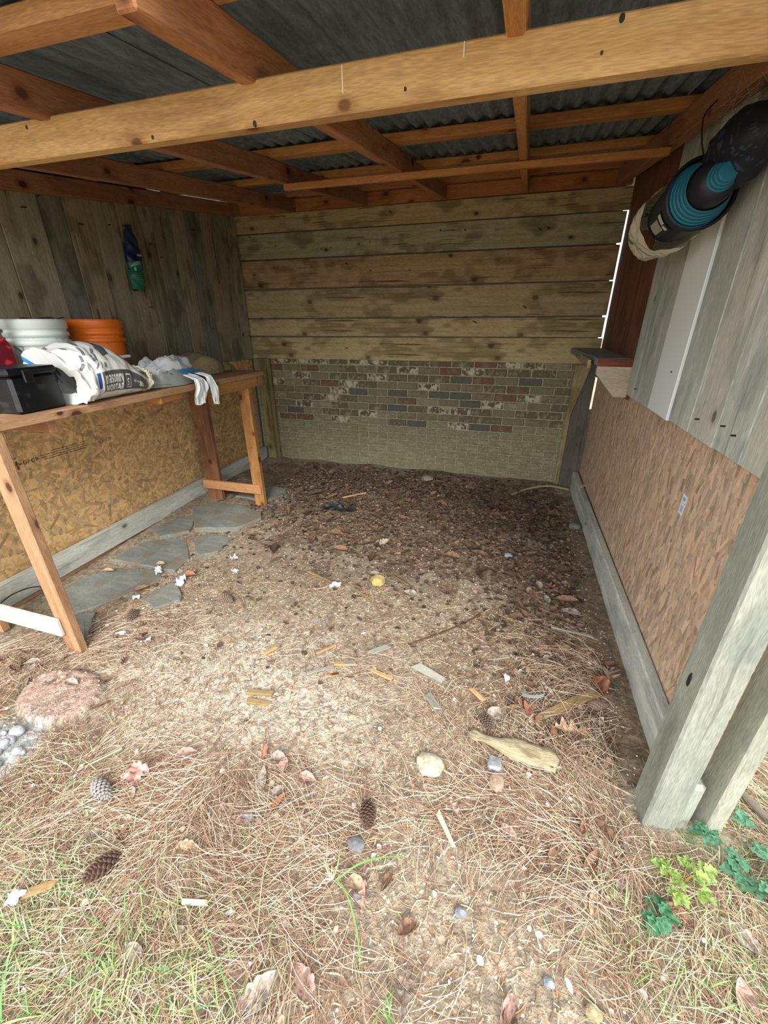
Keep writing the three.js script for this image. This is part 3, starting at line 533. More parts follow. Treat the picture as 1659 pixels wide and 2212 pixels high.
// mortar sack
{
  const print = canvasTex(1024, 1024, (c, w, h) => {
    c.fillStyle = '#d6d6d0'; c.fillRect(0, 0, w, h);
    const Y = (v) => h * (1 - v), ink = '#55575a';
    for (let i = 0; i < 700; i++) { c.fillStyle = `rgba(${rr(150, 240) | 0},${rr(150, 240) | 0},${rr(150, 235) | 0},0.25)`; c.fillRect(rr(0, w), rr(0, h), rr(4, 40), rr(2, 10)); }
    // lower front band
    c.fillStyle = ink; c.fillRect(w * 0.26, Y(0.4), w * 0.68, h * 0.115);
    c.fillStyle = '#e6e6e0'; c.font = 'bold 62px sans-serif'; c.fillText('masonry', w * 0.28, Y(0.4) + 52); c.font = 'bold 60px sans-serif'; c.fillText('MORTAR', w * 0.28, Y(0.4) + 106);
    c.lineWidth = 6; c.strokeStyle = '#e6e6e0'; c.strokeRect(w * 0.575, Y(0.4) + 22, 70, 74); c.font = 'bold 66px sans-serif'; c.fillText('S', w * 0.587, Y(0.4) + 84);
    c.font = '22px sans-serif'; c.fillText('NET WT', w * 0.69, Y(0.4) + 56); c.font = 'bold 62px sans-serif'; c.fillText('80', w * 0.765, Y(0.4) + 82); c.font = '24px sans-serif'; c.fillText('lbs', w * 0.85, Y(0.4) + 80);
    c.fillRect(w * 0.90, Y(0.4), 6, h * 0.115);
    // small bar pattern at the sealed end
    c.fillStyle = ink; for (let i = 0; i < 9; i++) c.fillRect(w * 0.93, Y(0.5) + i * 9, w * 0.05, 4);
    // dark panel over the top with the badge
    c.fillStyle = '#4a4d50'; c.beginPath(); c.moveTo(w * 0.66, Y(0.5)); c.lineTo(w * 0.92, Y(0.5)); c.lineTo(w * 0.9, Y(0.9)); c.lineTo(w * 0.55, Y(0.9)); c.lineTo(w * 0.6, Y(0.62)); c.fill();
    c.strokeStyle = '#c8c8c4'; c.fillStyle = '#c8c8c4'; c.beginPath(); for (let k = 0; k < 6; k++) { const a = k * Math.PI / 3; c.lineTo(w * 0.785 + 74 * Math.cos(a), Y(0.575) + 52 * Math.sin(a)); } c.fill();
    c.fillStyle = '#3e4144'; c.font = 'bold 54px sans-serif'; c.fillText('80', w * 0.748, Y(0.575) + 18);
    c.strokeStyle = '#d0d0cc'; c.lineWidth = 5; c.strokeRect(w * 0.69, Y(0.76), w * 0.15, h * 0.07); c.fillStyle = '#d0d0cc'; c.font = 'bold 44px sans-serif'; c.fillText('TYPE', w * 0.705, Y(0.76) + 54);
    // crumpled grey shapes and blue corner towards the open end
    c.fillStyle = '#6c6f72'; for (let i = 0; i < 46; i++) { c.save(); c.translate(rr(0.05, 0.42) * w, Y(rr(0.42, 0.9))); c.rotate(rr(-1.1, -0.4)); c.fillRect(0, 0, rr(20, 90), rr(8, 26)); c.restore(); }
    c.fillStyle = '#55585c'; c.beginPath(); c.moveTo(w * 0.4, Y(0.5)); c.lineTo(w * 0.52, Y(0.52)); c.lineTo(w * 0.56, Y(0.58)); c.lineTo(w * 0.42, Y(0.78)); c.lineTo(w * 0.34, Y(0.74)); c.lineTo(w * 0.46, Y(0.6)); c.fill();
    c.fillStyle = '#2f7fb4'; c.fillRect(w * 0.02, Y(0.78), w * 0.16, h * 0.03); c.fillRect(w * 0.12, Y(0.86), w * 0.1, h * 0.025); c.fillStyle = '#2b4f94'; c.fillRect(w * 0.2, Y(0.4), w * 0.04, h * 0.08);
  });
  const g = group('cement_bag', 'white and grey printed masonry mortar sack on workbench', 'bag', [-1.99, BY, -1.43]);
  g.rotation.y = 5 * R;
  const L = 0.42, geo = surf(72, 72, (s, t) => {
    // t: 0 bottom back, .25 bottom front, .5 top front, .85 back
    const a = -Math.PI * 0.75 + t * 2 * Math.PI, e = 0.62, ca = Math.cos(a), sa = Math.sin(a);
    const hs = 0.265 * (0.82 + 0.18 * Math.sin(Math.PI * clamp(s * 1.2))) * (1 - 0.42 * sm((s - 0.62) / 0.38)), ds = 0.165 * (1 - 0.12 * sm((s - 0.8) / 0.2)) * (1 - 0.1 * sm((0.15 - s) / 0.15));
    let x = ds * Math.sign(ca) * Math.abs(ca) ** e, y = hs * (0.5 + 0.5 * Math.sign(sa) * Math.abs(sa) ** 0.75);
    y *= 1 - 0.16 * sm(x / ds); const open = sm((0.34 - s) / 0.34), wr = (fbm(s * 10 + 3, t * 12, 55, 3) - 0.5);
    const crease = (Math.abs(fbm(s * 5 + y * 8, t * 6 - s * 3, 57, 2) - 0.5) - 0.12);
    const k = (0.012 + 0.1 * open) * wr + 0.07 * open * crease + 0.006 * Math.sin(s * 30 + t * 9) * sm((s - 0.3) / 0.3) * sm((0.6 - s) / 0.3);
    const lift = y > 0.02 ? 1 : 0.2; x += k * 1.2 * ca * lift; y += k * sa * lift;
    const endc = s < 0.02 ? 0.35 : 1;                                                  // the open mouth folds inwards
    const yy = Math.max(0.001, s > 0.985 ? lerp(y, 0.06, 0.5) : y);
    return [x * (s < 0.02 ? 0.5 : 1), s < 0.02 ? lerp(0.09, yy, 0.5) : yy, -L * (s < 0.02 ? 0.1 : s) + 0.03 * open * wr];
  });
  part(g, 'sack', geo, new THREE.MeshPhysicalMaterial({ map: print, roughness: 0.5, side: THREE.DoubleSide }));
  // frayed paper along the sewn end
  const fr = [];
  for (let i = 0; i < 60; i++) { const t = 0.2 + 0.62 * i / 60, a = -Math.PI * 0.75 + t * 2 * Math.PI, ca = Math.cos(a), sa = Math.sin(a), b = new THREE.BoxGeometry(0.012, 0.008, rr(0.012, 0.026)); b.rotateX(rr(-0.6, 0.6)); b.rotateY(rr(-0.6, 0.6)); b.translate(0.15 * Math.sign(ca) * Math.abs(ca) ** 0.62, Math.max(0.006, 0.068 + 0.062 * Math.sign(sa) * Math.abs(sa) ** 0.75), -L - 0.004); fr.push(b); }
  part(g, 'frayed_edge', mergeGeometries(fr), mat({ color: srgb(222, 214, 192), roughness: 1 }), 'frayed cream paper edge');
}
// crumpled plastic sack
{
  const tx = canvasTex(512, 512, (c, w, h) => {
    c.fillStyle = '#c4cacc'; c.fillRect(0, 0, w, h);
    c.fillStyle = 'rgba(92,92,86,0.55)'; c.fillRect(0, 0, w, h * 0.3);
    c.strokeStyle = 'rgba(50,56,60,0.8)'; c.lineWidth = 3;
    for (let i = 0; i < 34; i++) { c.beginPath(); const x = rr(0, w), y = rr(0, h * 0.85); c.moveTo(x, y); c.lineTo(x + rr(10, 70), y + rr(-12, 12)); c.stroke(); }
    c.fillStyle = 'rgba(40,46,52,0.85)'; c.font = 'bold 34px sans-serif'; for (const [x, y] of [[60, 150], [190, 110], [330, 200]]) { c.beginPath(); c.arc(x, y, 22, 0, 7); c.stroke(); c.fillText('×', x - 10, y + 52); }
    for (let k = 0; k < 8; k++) c.fillRect(280, 330 + k * 10, rr(60, 120), 4);
  });
  const g = group('plastic_sack', 'crumpled grey plastic sack with torn strips hanging off bench', 'bag', [-2.045, BY, -2.13]);
  const geo = surf(64, 40, (s, t) => {
    const a = s * 2 * Math.PI, r = Math.sin(t * Math.PI / 2), n = fbm(Math.cos(a) * 2 * r + 4, Math.sin(a) * 2 * r + 4, 301, 4) - 0.5, cr = Math.abs(fbm(Math.cos(a) * 3.4 * r + 9, Math.sin(a) * 3.4 * r, 303, 3) - 0.5);
    const hh = 0.175 * Math.pow(Math.cos(t * Math.PI / 2), 0.7) * (0.75 + 1.0 * n) + 0.12 * cr * (1 - t);
    return [r * 0.16 * (1 + 0.35 * n) * Math.cos(a), Math.max(0.002, hh + 0.004), r * 0.23 * (1 + 0.3 * n) * Math.sin(a)];
  });
  part(g, 'sack', geo, new THREE.MeshPhysicalMaterial({ map: tx, roughness: 0.35, side: THREE.DoubleSide }));
  part(g, 'blue_band', surf(24, 4, (s, t) => [0.135 + 0.018 * Math.sin(s * 3) + 0.01 * t, 0.082 - 0.016 * t + 0.008 * Math.sin(s * 5), 0.09 - 0.25 * s]), mat({ color: srgb(40, 130, 190), roughness: 0.4, side: THREE.DoubleSide }), 'bright blue strip');
  const wp = mat({ color: srgb(226, 230, 232), roughness: 0.6, side: THREE.DoubleSide });
  const flap = (z, w, len, sw, s0, n) => surf(30, 44, (s, t) => {
    const tear = 0.75 + 0.25 * noise(s * 9 + s0, 3, 315), d = t * (0.24 + len * tear), over = 0.225, x = d < over ? -0.01 + d : over - 0.004 + 0.014 * Math.sin((d - over) * 20 + s0), y = d < over ? 0.075 - 0.16 * d * d / over : 0.036 - (d - over);
    const gather = lerp(0.75, 1, sm((t - 0.35) / 0.6)), slit = t > 0.68 ? Math.sign(Math.sin(s * n * Math.PI)) * 0.006 * sm((t - 0.68) / 0.2) : 0, cr = Math.abs(fbm(s * 8 + s0, t * 4, 311, 3) - 0.5);
    return [x + 0.05 * cr + 0.006 * Math.sin(s * 22 + t * 4) + slit, y + 0.02 * cr, z + sw * t + (s - 0.5) * w * gather + slit * 1.2 + 0.014 * (fbm(t * 6 + s0, s * 3, 313, 2) - 0.5)];
  });
  for (const [z, w, len, sw, s0, n] of [[-0.02, 0.1, 0.15, -0.01, 1, 3], [-0.1, 0.07, 0.18, -0.06, 6, 2]]) part(g, 'torn_flap', flap(z, w, len, sw, s0, n), wp, 'torn white flap hanging over bench edge');
}
// tan sack
{
  const g = group('cloth_sack', 'slumped tan sack at far end of workbench', 'bag', [-2.28, BY, -2.72]);
  const geo = surf(48, 30, (s, t) => {
    const a = s * 2 * Math.PI, r = Math.sin(t * Math.PI / 2), n = fbm(Math.cos(a) * 1.4 * r + 2, Math.sin(a) * 1.4 * r + 7, 321, 3) - 0.5;
    return [r * 0.18 * (1 + 0.25 * n) * Math.cos(a), Math.max(0.002, 0.145 * Math.pow(Math.cos(t * Math.PI / 2), 0.6) * (0.9 + 0.7 * n) * (1 - 0.3 * sm(-Math.sin(a) * r))), r * 0.24 * (1 + 0.25 * n) * Math.sin(a)];
  });
  part(g, 'sack', geo, mat({ map: grit, color: srgb(186, 168, 128), roughness: 0.95, side: THREE.DoubleSide }));
  part(g, 'sack_corner', surf(16, 10, (s, t) => { const a = t * Math.PI; return [0.05 * Math.cos(a) * (1 - s) + 0.16, 0.002 + 0.07 * Math.sin(a) * (1 - s) ** 0.7, -0.13 - 0.12 * s]; }), mat({ map: grit, color: srgb(192, 178, 130), roughness: 0.95, side: THREE.DoubleSide }), 'pinched empty corner');
}
// small bag hung on the left wall
{
  const tx = canvasTex(256, 512, (c, w, h) => {
    c.fillStyle = '#16263e'; c.fillRect(0, 0, w, h); c.fillStyle = '#22384e'; c.fillRect(0, 0, w, h * 0.3);
    c.fillStyle = '#0d1a4e'; c.fillRect(w * 0.3, h * 0.36, w * 0.7, h * 0.18);
    c.fillStyle = '#9aa38c'; c.beginPath(); c.moveTo(w * 0.08, h * 0.38); c.lineTo(w * 0.5, h * 0.45); c.lineTo(w * 0.46, h * 0.48); c.lineTo(w * 0.1, h * 0.42); c.fill();
    c.fillStyle = '#10604a'; c.fillRect(w * 0.22, h * 0.56, w * 0.78, h * 0.44);
    c.fillStyle = '#8a8e8c'; c.fillRect(0, h * 0.52, w * 0.22, h * 0.48); c.fillStyle = '#6f9a86'; c.beginPath(); c.moveTo(w * 0.4, h * 0.55); c.lineTo(w * 0.7, h * 0.57); c.lineTo(w * 0.9, h * 0.62); c.lineTo(w * 0.42, h * 0.61); c.fill();
    c.fillStyle = '#b8bcae'; c.beginPath(); c.arc(w * 0.68, h * 0.66, 14, 0, 7); c.fill(); c.fillStyle = '#4f9478'; for (let k = 0; k < 8; k++) c.fillRect(w * 0.42, h * (0.72 + k * 0.03), w * rr(0.3, 0.42), 4);
    c.fillStyle = '#c4ccb8'; c.fillRect(w * 0.22, h * 0.7, 10, h * 0.22);
  });
  const g = group('garden_bag', 'small green and navy plastic bag hung on left wall', 'bag', [XL + 0.03, 1.79, -2.62]);
  const geo = surf(28, 40, (s, t) => {
    const a = s * 2 * Math.PI, y = 0.19 - 0.38 * t, wv = (t < 0.3 ? lerp(0.014, 0.06, sm(t / 0.3)) : lerp(0.06, 0.056, t)) * (1 + 0.12 * Math.sin(t * 17)), dp = lerp(0.012, 0.034, sm(t / 0.35)) * (1 - 0.3 * sm((t - 0.85) / 0.15));
    return [dp * Math.sin(a) + 0.004 * Math.sin(t * 30 + a * 2), y + 0.006 * Math.sin(a * 2 + t * 9), -wv * Math.cos(a) + 0.025 * (t - 0.5)];
  }, false);
  { const uv = geo.attributes.uv; for (let i = 0; i < uv.count; i++) { const s = uv.getX(i); uv.setXY(i, s < 0.5 ? s * 2 : 2 - s * 2, 1 - uv.getY(i)); } }
  part(g, 'bag', geo, new THREE.MeshPhysicalMaterial({ map: tx, roughness: 0.4, side: THREE.DoubleSide }));
  const nl = part(g, 'hook', new THREE.CylinderGeometry(0.003, 0.003, 0.06, 6), M.nail); nl.rotation.z = Math.PI / 2; nl.position.set(0, 0.185, 0);
}
// stack of pots hung on the right wall
{
  const g = group('hanging_pots', 'black pot stack with teal ribbed inner hung on right wall', 'pots', [0.51, 1.765, -1.95]);
  g.rotation.set(-6 * R, 4 * R, 0); g.scale.setScalar(0.8);
  const lathe = (pts, seg = 40) => { const q = new THREE.LatheGeometry(pts.map((p) => new THREE.Vector2(...p)), seg); q.rotateX(Math.PI / 2); return q; };   // axis along +z, towards the opening
  const blk = mat({ color: srgb(30, 34, 44), roughness: 0.5, side: THREE.DoubleSide }), navy = mat({ map: scratch, color: srgb(58, 72, 98), roughness: 0.6, side: THREE.DoubleSide }), teal = mat({ color: srgb(38, 116, 142), roughness: 0.5, side: THREE.DoubleSide });  // navy: blue flare tint put into the colour of a black bag
  part(g, 'pot', lathe([[0, -0.2], [0.098, -0.2], [0.102, -0.19], [0.122, 0.06], [0.13, 0.062], [0.132, 0.09], [0.122, 0.092]]), blk);
  const tp = []; for (let i = 0; i < 6; i++) { const z = 0.05 + i * 0.018, r = 0.118 - i * 0.006; tp.push([r - 0.004, z], [r, z + 0.006], [r, z + 0.018], [r - 0.004, z + 0.024]); }
  part(g, 'inner_pot', lathe(tp), teal, 'teal ribbed pot');
  part(g, 'liner', lathe([[0.08, 0.14], [0.076, 0.19], [0.07, 0.235], [0.05, 0.245]]), blk);
  const tp2 = []; for (let i = 0; i < 4; i++) { const z = 0.235 + i * 0.014, r = 0.05 - i * 0.006; tp2.push([r - 0.003, z], [r, z + 0.005], [r, z + 0.014], [r - 0.003, z + 0.018]); } tp2.push([0, 0.295]);
  part(g, 'inner_pot', lathe(tp2), teal);
  const bag = surf(40, 24, (s, t) => { const a = s * 2 * Math.PI, n = fbm(Math.cos(a) * 1.5 + 4, Math.sin(a) * 1.5 + t * 3, 331, 3) - 0.5, r = 0.135 * Math.sqrt(Math.max(0, 1 - (2 * t - 1) ** 2)) * (1 + 0.5 * n); return [0.05 + r * Math.cos(a) * 0.75, 0.085 + r * Math.sin(a) * 0.8, 0.0 + 0.42 * t]; });
  part(g, 'dark_bag', bag, navy, 'dark crumpled bag stuffed behind the pots');
  // paper label on the pot
  const lt = canvasTex(128, 128, (c, w, h) => { c.fillStyle = '#20242e'; c.fillRect(0, 0, w, h); c.fillStyle = '#c6c6b0'; c.fillRect(14, 4, 60, 26); c.fillRect(80, 16, 34, 20); for (let k = 0; k < 7; k++) c.fillRect(26, 46 + k * 11, 74, 7); });
  part(g.children[0], 'label', surf(10, 6, (s, t) => { const a = (196 + 44 * s) * R, z = -0.15 + 0.17 * t, r = 0.104 + 0.02 * (z + 0.19) / 0.25 + 0.0015; return [r * Math.cos(a), r * Math.sin(a), z]; }), mat({ map: lt, side: THREE.DoubleSide }), 'dark label with pale print');
  part(g, 'cord', tubeGeo([[-0.02, 0.12, 0.09], [-0.03, 0.2, 0.05], [-0.02, 0.3, 0.0], [0.05, 0.38, -0.05]], 0.003, 20, 5), blk);
  // straw nest on top
  const st = []; for (let i = 0; i < 70; i++) { const b = new THREE.CylinderGeometry(0.0007, 0.0007, rr(0.05, 0.13), 4); b.rotateX(rr(0, 6)); b.rotateZ(rr(0, 6)); b.translate(rr(-0.03, 0.09), 0.2 + rr(-0.03, 0.05), rr(0.12, 0.42)); st.push(b); }
  const s = part(g, 'straw', mergeGeometries(st), mat({ color: srgb(150, 130, 110) }), 'wisps of straw'); s.userData.kind = 'stuff';
  // paper sack on the closed end
  const tx = canvasTex(256, 256, (c, w, h) => { c.fillStyle = '#cfcab2'; c.fillRect(0, 0, w, h); c.strokeStyle = 'rgba(80,76,60,0.7)'; c.lineWidth = 3; for (let i = 0; i < 10; i++) { c.beginPath(); c.moveTo(rr(0, w), rr(0, h)); c.lineTo(rr(0, w), rr(0, h)); c.stroke(); } c.fillStyle = 'rgba(70,66,54,0.8)'; c.font = 'bold 30px sans-serif'; c.fillText('20 2', 60, 90); c.fillRect(90, 140, 60, 14); });
  const pg = surf(40, 24, (s2, t) => { const a = s2 * 2 * Math.PI, n = Math.abs(fbm(Math.cos(a) * 2 + 4, Math.sin(a) * 2 + t * 4, 341, 3) - 0.5), r = lerp(0.112, 0.05, t ** 2.2) * (1 + 0.5 * (n - 0.12)); return [r * Math.cos(a), r * Math.sin(a) - 0.012 * t, -0.3 * t + 0.015 * n]; });
  const ps = group('paper_sack', 'cream paper sack pushed onto hanging pots on right wall', 'bag', [0.51 - 0.01, 1.765 - 0.016, -1.95 - 0.155]);
  ps.rotation.set(-6 * R, 4 * R, 0); ps.scale.setScalar(0.98);
  part(ps, 'sack', pg, mat({ map: tx, roughness: 0.9, side: THREE.DoubleSide }));
}

// ───────────────────────── flagstones ─────────────────────────
{
  const S = {
    'large grey slate flagstone behind the near bench leg': [[-2.434, -1.401], [-2.459, -1.534], [-2.342, -1.694], [-2.087, -1.764], [-1.977, -1.691], [-2.032, -1.481], [-2.09, -1.41], [-2.176, -1.257]],
    'slate flagstone under middle of bench with brown leaf': [[-2.444, -1.752], [-2.423, -2.022], [-2.185, -2.17], [-1.95, -1.912], [-1.937, -1.765], [-2.033, -1.757], [-2.211, -1.761]],
    'small dark slate flagstone at outer edge under bench': [[-2.1, -2.151], [-2.036, -2.25], [-1.829, -2.223], [-1.814, -2.034], [-1.893, -1.946], [-1.967, -1.99]],
    'slate flagstone with curved edge at foot of near bench leg': [[-2.154, -1.24], [-2.072, -1.312], [-1.975, -1.186], [-1.91, -1.118], [-2.0, -1.135]],
    'slate flagstone at foot of far bench leg': [[-2.43, -2.536], [-2.354, -2.695], [-2.134, -2.716], [-1.831, -2.622], [-1.765, -2.514], [-1.863, -2.32], [-2.164, -2.232]],
    'slate flagstone beyond the far bench leg near brick wall': [[-2.215, -2.828], [-2.138, -2.999], [-2.015, -3.105], [-1.867, -3.124], [-1.82, -2.957], [-1.878, -2.803]],
    'narrow slate flagstone beside left sill board': [[-2.503, -2.158], [-2.431, -2.408], [-2.311, -2.454], [-2.193, -2.208], [-2.337, -2.069]],
    'pale loose slate slab lying on dirt': [[-1.894, -1.45], [-1.905, -1.556], [-1.857, -1.665], [-1.732, -1.583], [-1.691, -1.521], [-1.771, -1.415]],
  };
  for (const [label, pts] of Object.entries(S)) {
    const cx = pts.reduce((a, p) => a + p[0], 0) / pts.length, cz = pts.reduce((a, p) => a + p[1], 0) / pts.length, out = [];
    for (let i = 0; i < pts.length; i++) { const a = pts[i], b = pts[(i + 1) % pts.length]; for (let k = 0; k < 4; k++) { const t = k / 4; out.push([lerp(a[0], b[0], t) - cx + (k ? rr(-0.008, 0.008) : 0), lerp(a[1], b[1], t) - cz + (k ? rr(-0.008, 0.008) : 0)]); } }
    const pale = label.startsWith('pale');
    const o = thing('flagstone', label, 'stone', slabGeo(out, pale ? 0.03 : 0.04), pale ? M.slatePale : M.slate, [cx, baseY(cx, cz) - (pale ? 0.004 : 0.022), cz], 'flagstones along the left wall');
    o.rotation.set(rr(-0.8, 0.8) * R, 0, rr(-0.8, 0.8) * R);
  }
}

// ───────────────────────── loose things on the ground ─────────────────────────
const onG = (x, z, dy = 0) => [x, groundY(x, z) + dy, z];
// leaves: a grid bent along and across, the outline from w(u)
function leafGeo(kind, L, W, curl, bend, s, nu = 14, nv = 6) {
  const w = { oval: (u) => Math.sin(Math.PI * Math.pow(u, 0.85)) ** 0.8, long: (u) => Math.sin(Math.PI * u) ** 0.6, oak: (u) => Math.sin(Math.PI * Math.pow(u, 0.8)) ** 0.7 * (0.62 + 0.38 * Math.cos(u * 22)) + 0.05, serr: (u) => Math.sin(Math.PI * Math.pow(u, 0.8)) ** 0.8 * (0.9 + 0.1 * Math.sin(u * 60)), lobed: (u) => Math.sin(Math.PI * Math.pow(u, 0.7)) ** 0.6 * (0.82 + 0.18 * Math.cos(u * 19)) + 0.03 }[kind];
  const n = kind === 'oak' || kind === 'lobed' ? 30 : nu;
  return surf(n, nv, (u, v) => { const q = 2 * v - 1, ww = w(u) * W / 2; return [(u - 0.5) * L, curl * W * q * q * w(u) + bend * L * ((u - 0.5) ** 2) + 0.05 * W * (fbm(u * 4 + s, v * 3, 400 + s, 2) - 0.5) - 0.02 * W * (1 - Math.abs(q)), q * ww * (1 - 0.25 * Math.abs(curl))]; });
}
const leafTex = dataTex(256, 128, (u, v) => {
  const q = Math.abs(v - 0.5) * 2, vein = Math.max(sm(1 - q / 0.05), 0.5 * sm(1 - Math.abs(((u * 9 + q * 1.6) % 1) - 0.5) / 0.09)), n = vn(u * 14, v * 8, 14, 8, 501), n2 = vn(u * 60, v * 40, 60, 40, 502), g = 196 + 50 * n - 34 * vein + 24 * n2 - 60 * sm((vn(u * 8, v * 5, 8, 5, 503) - 0.68) / 0.12);
  return [g, g * 0.98, g * 0.96];
});
const leafM = (r, g, b) => mat({ map: leafTex, color: srgb(r, g, b), roughness: 0.85, side: THREE.DoubleSide });
const LM = { brown: leafM(150, 116, 92), dark: leafM(104, 82, 66), grey: leafM(180, 168, 156), tan: leafM(204, 178, 146), rust: leafM(182, 128, 100), pink: leafM(196, 164, 152), pale: leafM(214, 200, 180), mid: leafM(132, 104, 84) };
function leaf(label, x, z, kind, L, W, m, yaw, o = {}) {
  const g = new THREE.Group(); g.position.set(...onG(x, z, o.dy ?? 0.012)); g.rotation.set((o.rx ?? rr(-14, 14)) * R, yaw * R, (o.rz ?? rr(-10, 10)) * R);
  const s = Math.floor(rr(0, 90));
  part(g, 'blade', o.geo ?? leafGeo(kind, L, W, o.curl ?? 0.35, o.bend ?? 0.3, s), m);
  const st = part(g, 'stalk', o.stalk ?? tubeGeo([[-L * 0.62, 0.004, 0.004], [-L * 0.5, 0, 0], [-L * 0.3, -0.001, 0]], L * 0.012 + 0.0004, 4, 4), m); st.position.y = (o.bend ?? 0.3) * L * 0.2;
  return top(g, 'leaf', label, 'leaf', o.group);
}
leaf('large tan oak leaf near the right sill beam', 0.36, -1.203, 'oak', 0.125, 0.1, LM.tan, 10, { curl: 0.15, bend: 0.2 });
leaf('round grey leaf beside a pine cone and bark slab', 0.083, -1.194, 'oval', 0.06, 0.056, LM.grey, 60, { curl: 0.12, bend: 0.1, rx: 10, rz: 12, dy: 0.022 });
leaf('pale curled oak leaf against right sill beam', 0.545, -1.536, 'oak', 0.1, 0.08, LM.pink, 80, { curl: 0.5 });
leaf('orange brown folded leaf next to pine cone on right', 0.487, -1.45, 'oval', 0.09, 0.07, LM.rust, 110, { curl: 0.8, dy: 0.02 });
leaf('narrow tan oval leaf in right foreground needles', 0.362, -0.68, 'long', 0.078, 0.026, LM.tan, 80, { curl: 0.3 });
leaf('large ragged grey leaf at bottom edge of photo', -0.392, -0.292, 'serr', 0.1, 0.06, LM.grey, 60, { curl: 0.2 });
leaf('pinkish brown curled leaf among centre needles', -0.501, -0.761, 'oval', 0.07, 0.045, LM.pink, 0, { curl: 0.4 });
leaf('curled mauve leaf on pale dirt at left', -0.957, -0.723, 'oval', 0.075, 0.04, LM.pink, 40, { curl: 0.6 });
leaf('grey leaf in small heap of curled leaves', -0.63, -0.798, 'oval', 0.06, 0.045, LM.grey, 20, { curl: 0.6 });
leaf('mauve leaf in small heap of curled leaves', -0.6, -0.785, 'oval', 0.055, 0.04, LM.pink, 100, { curl: 0.5 });
leaf('orange upright leaf at small heap of curled leaves', -0.69, -0.81, 'long', 0.055, 0.024, LM.rust, 100, { curl: 0.4, rz: 24 });
leaf('long rust coloured leaf in centre foreground needles', -0.556, -0.669, 'long', 0.07, 0.025, LM.rust, 80, { curl: 0.5 });
leaf('reddish brown leaf left of twig near corner post', 0.363, -0.873, 'long', 0.06, 0.026, LM.rust, 70, { curl: 0.5 });
leaf('brown folded leaf beside twig near corner post', 0.421, -0.878, 'oval', 0.075, 0.03, LM.brown, 130, { curl: 0.7 });
leaf('long brown leaf left of weathered board scrap', 0.208, -1.241, 'long', 0.1, 0.03, LM.rust, 110, { curl: 0.5 });
leaf('orange leaf lying on slate beside left sill', -2.33, -1.63, 'oval', 0.07, 0.035, LM.tan, 20, { curl: 0.4, dy: 0.03 });
leaf('brown oval leaf at joint between flagstones', -2.06, -1.78, 'oval', 0.06, 0.04, LM.tan, 20, { curl: 0.4, dy: 0.035 });
leaf('rust coloured leaf beside white scrap and slate slab', -1.8, -1.74, 'oval', 0.075, 0.05, LM.rust, 20, { curl: 0.5, dy: 0.02 });
leaf('brown leaf between large flagstone and pale slab', -1.98, -1.54, 'oval', 0.09, 0.045, LM.brown, 40, { curl: 0.4, dy: 0.024 });
leaf('white faded leaf at foot of near bench leg', -1.91, -0.98, 'oval', 0.075, 0.05, LM.pale, 120, { curl: 0.4 });
leaf('faded grey leaf on straw left of near bench leg', -2.02, -0.93, 'oval', 0.07, 0.05, LM.grey, 30, { curl: 0.3 });
leaf('brown curled leaf at edge of reddish clay', -1.49, -0.83, 'long', 0.075, 0.022, LM.brown, 60, { curl: 0.6 });
leaf('grey leaf at right edge of foreground plants', 0.7, -0.72, 'serr', 0.085, 0.05, LM.grey, 140, { curl: 0.3 });
leaf('grey oval leaf behind yellow foam chunk', -0.66, -2.0, 'oval', 0.07, 0.05, LM.grey, 20, { curl: 0.3 });
leaf('flat grey leaf right of yellow foam chunk', -0.41, -1.86, 'oval', 0.085, 0.05, LM.grey, 170, { curl: 0.25 });
leaf('pale brown leaf near the right sill on dark soil', 0.42, -2.05, 'long', 0.12, 0.05, LM.brown, 0, { curl: 0.4 });
leaf('second grey leaf near right sill on dark soil', 0.43, -1.94, 'oval', 0.1, 0.055, LM.grey, 160, { curl: 0.4 });
leaf('upright grey leaf on dark soil near back centre', -0.72, -2.4, 'serr', 0.09, 0.07, LM.grey, 60, { curl: 0.5 });
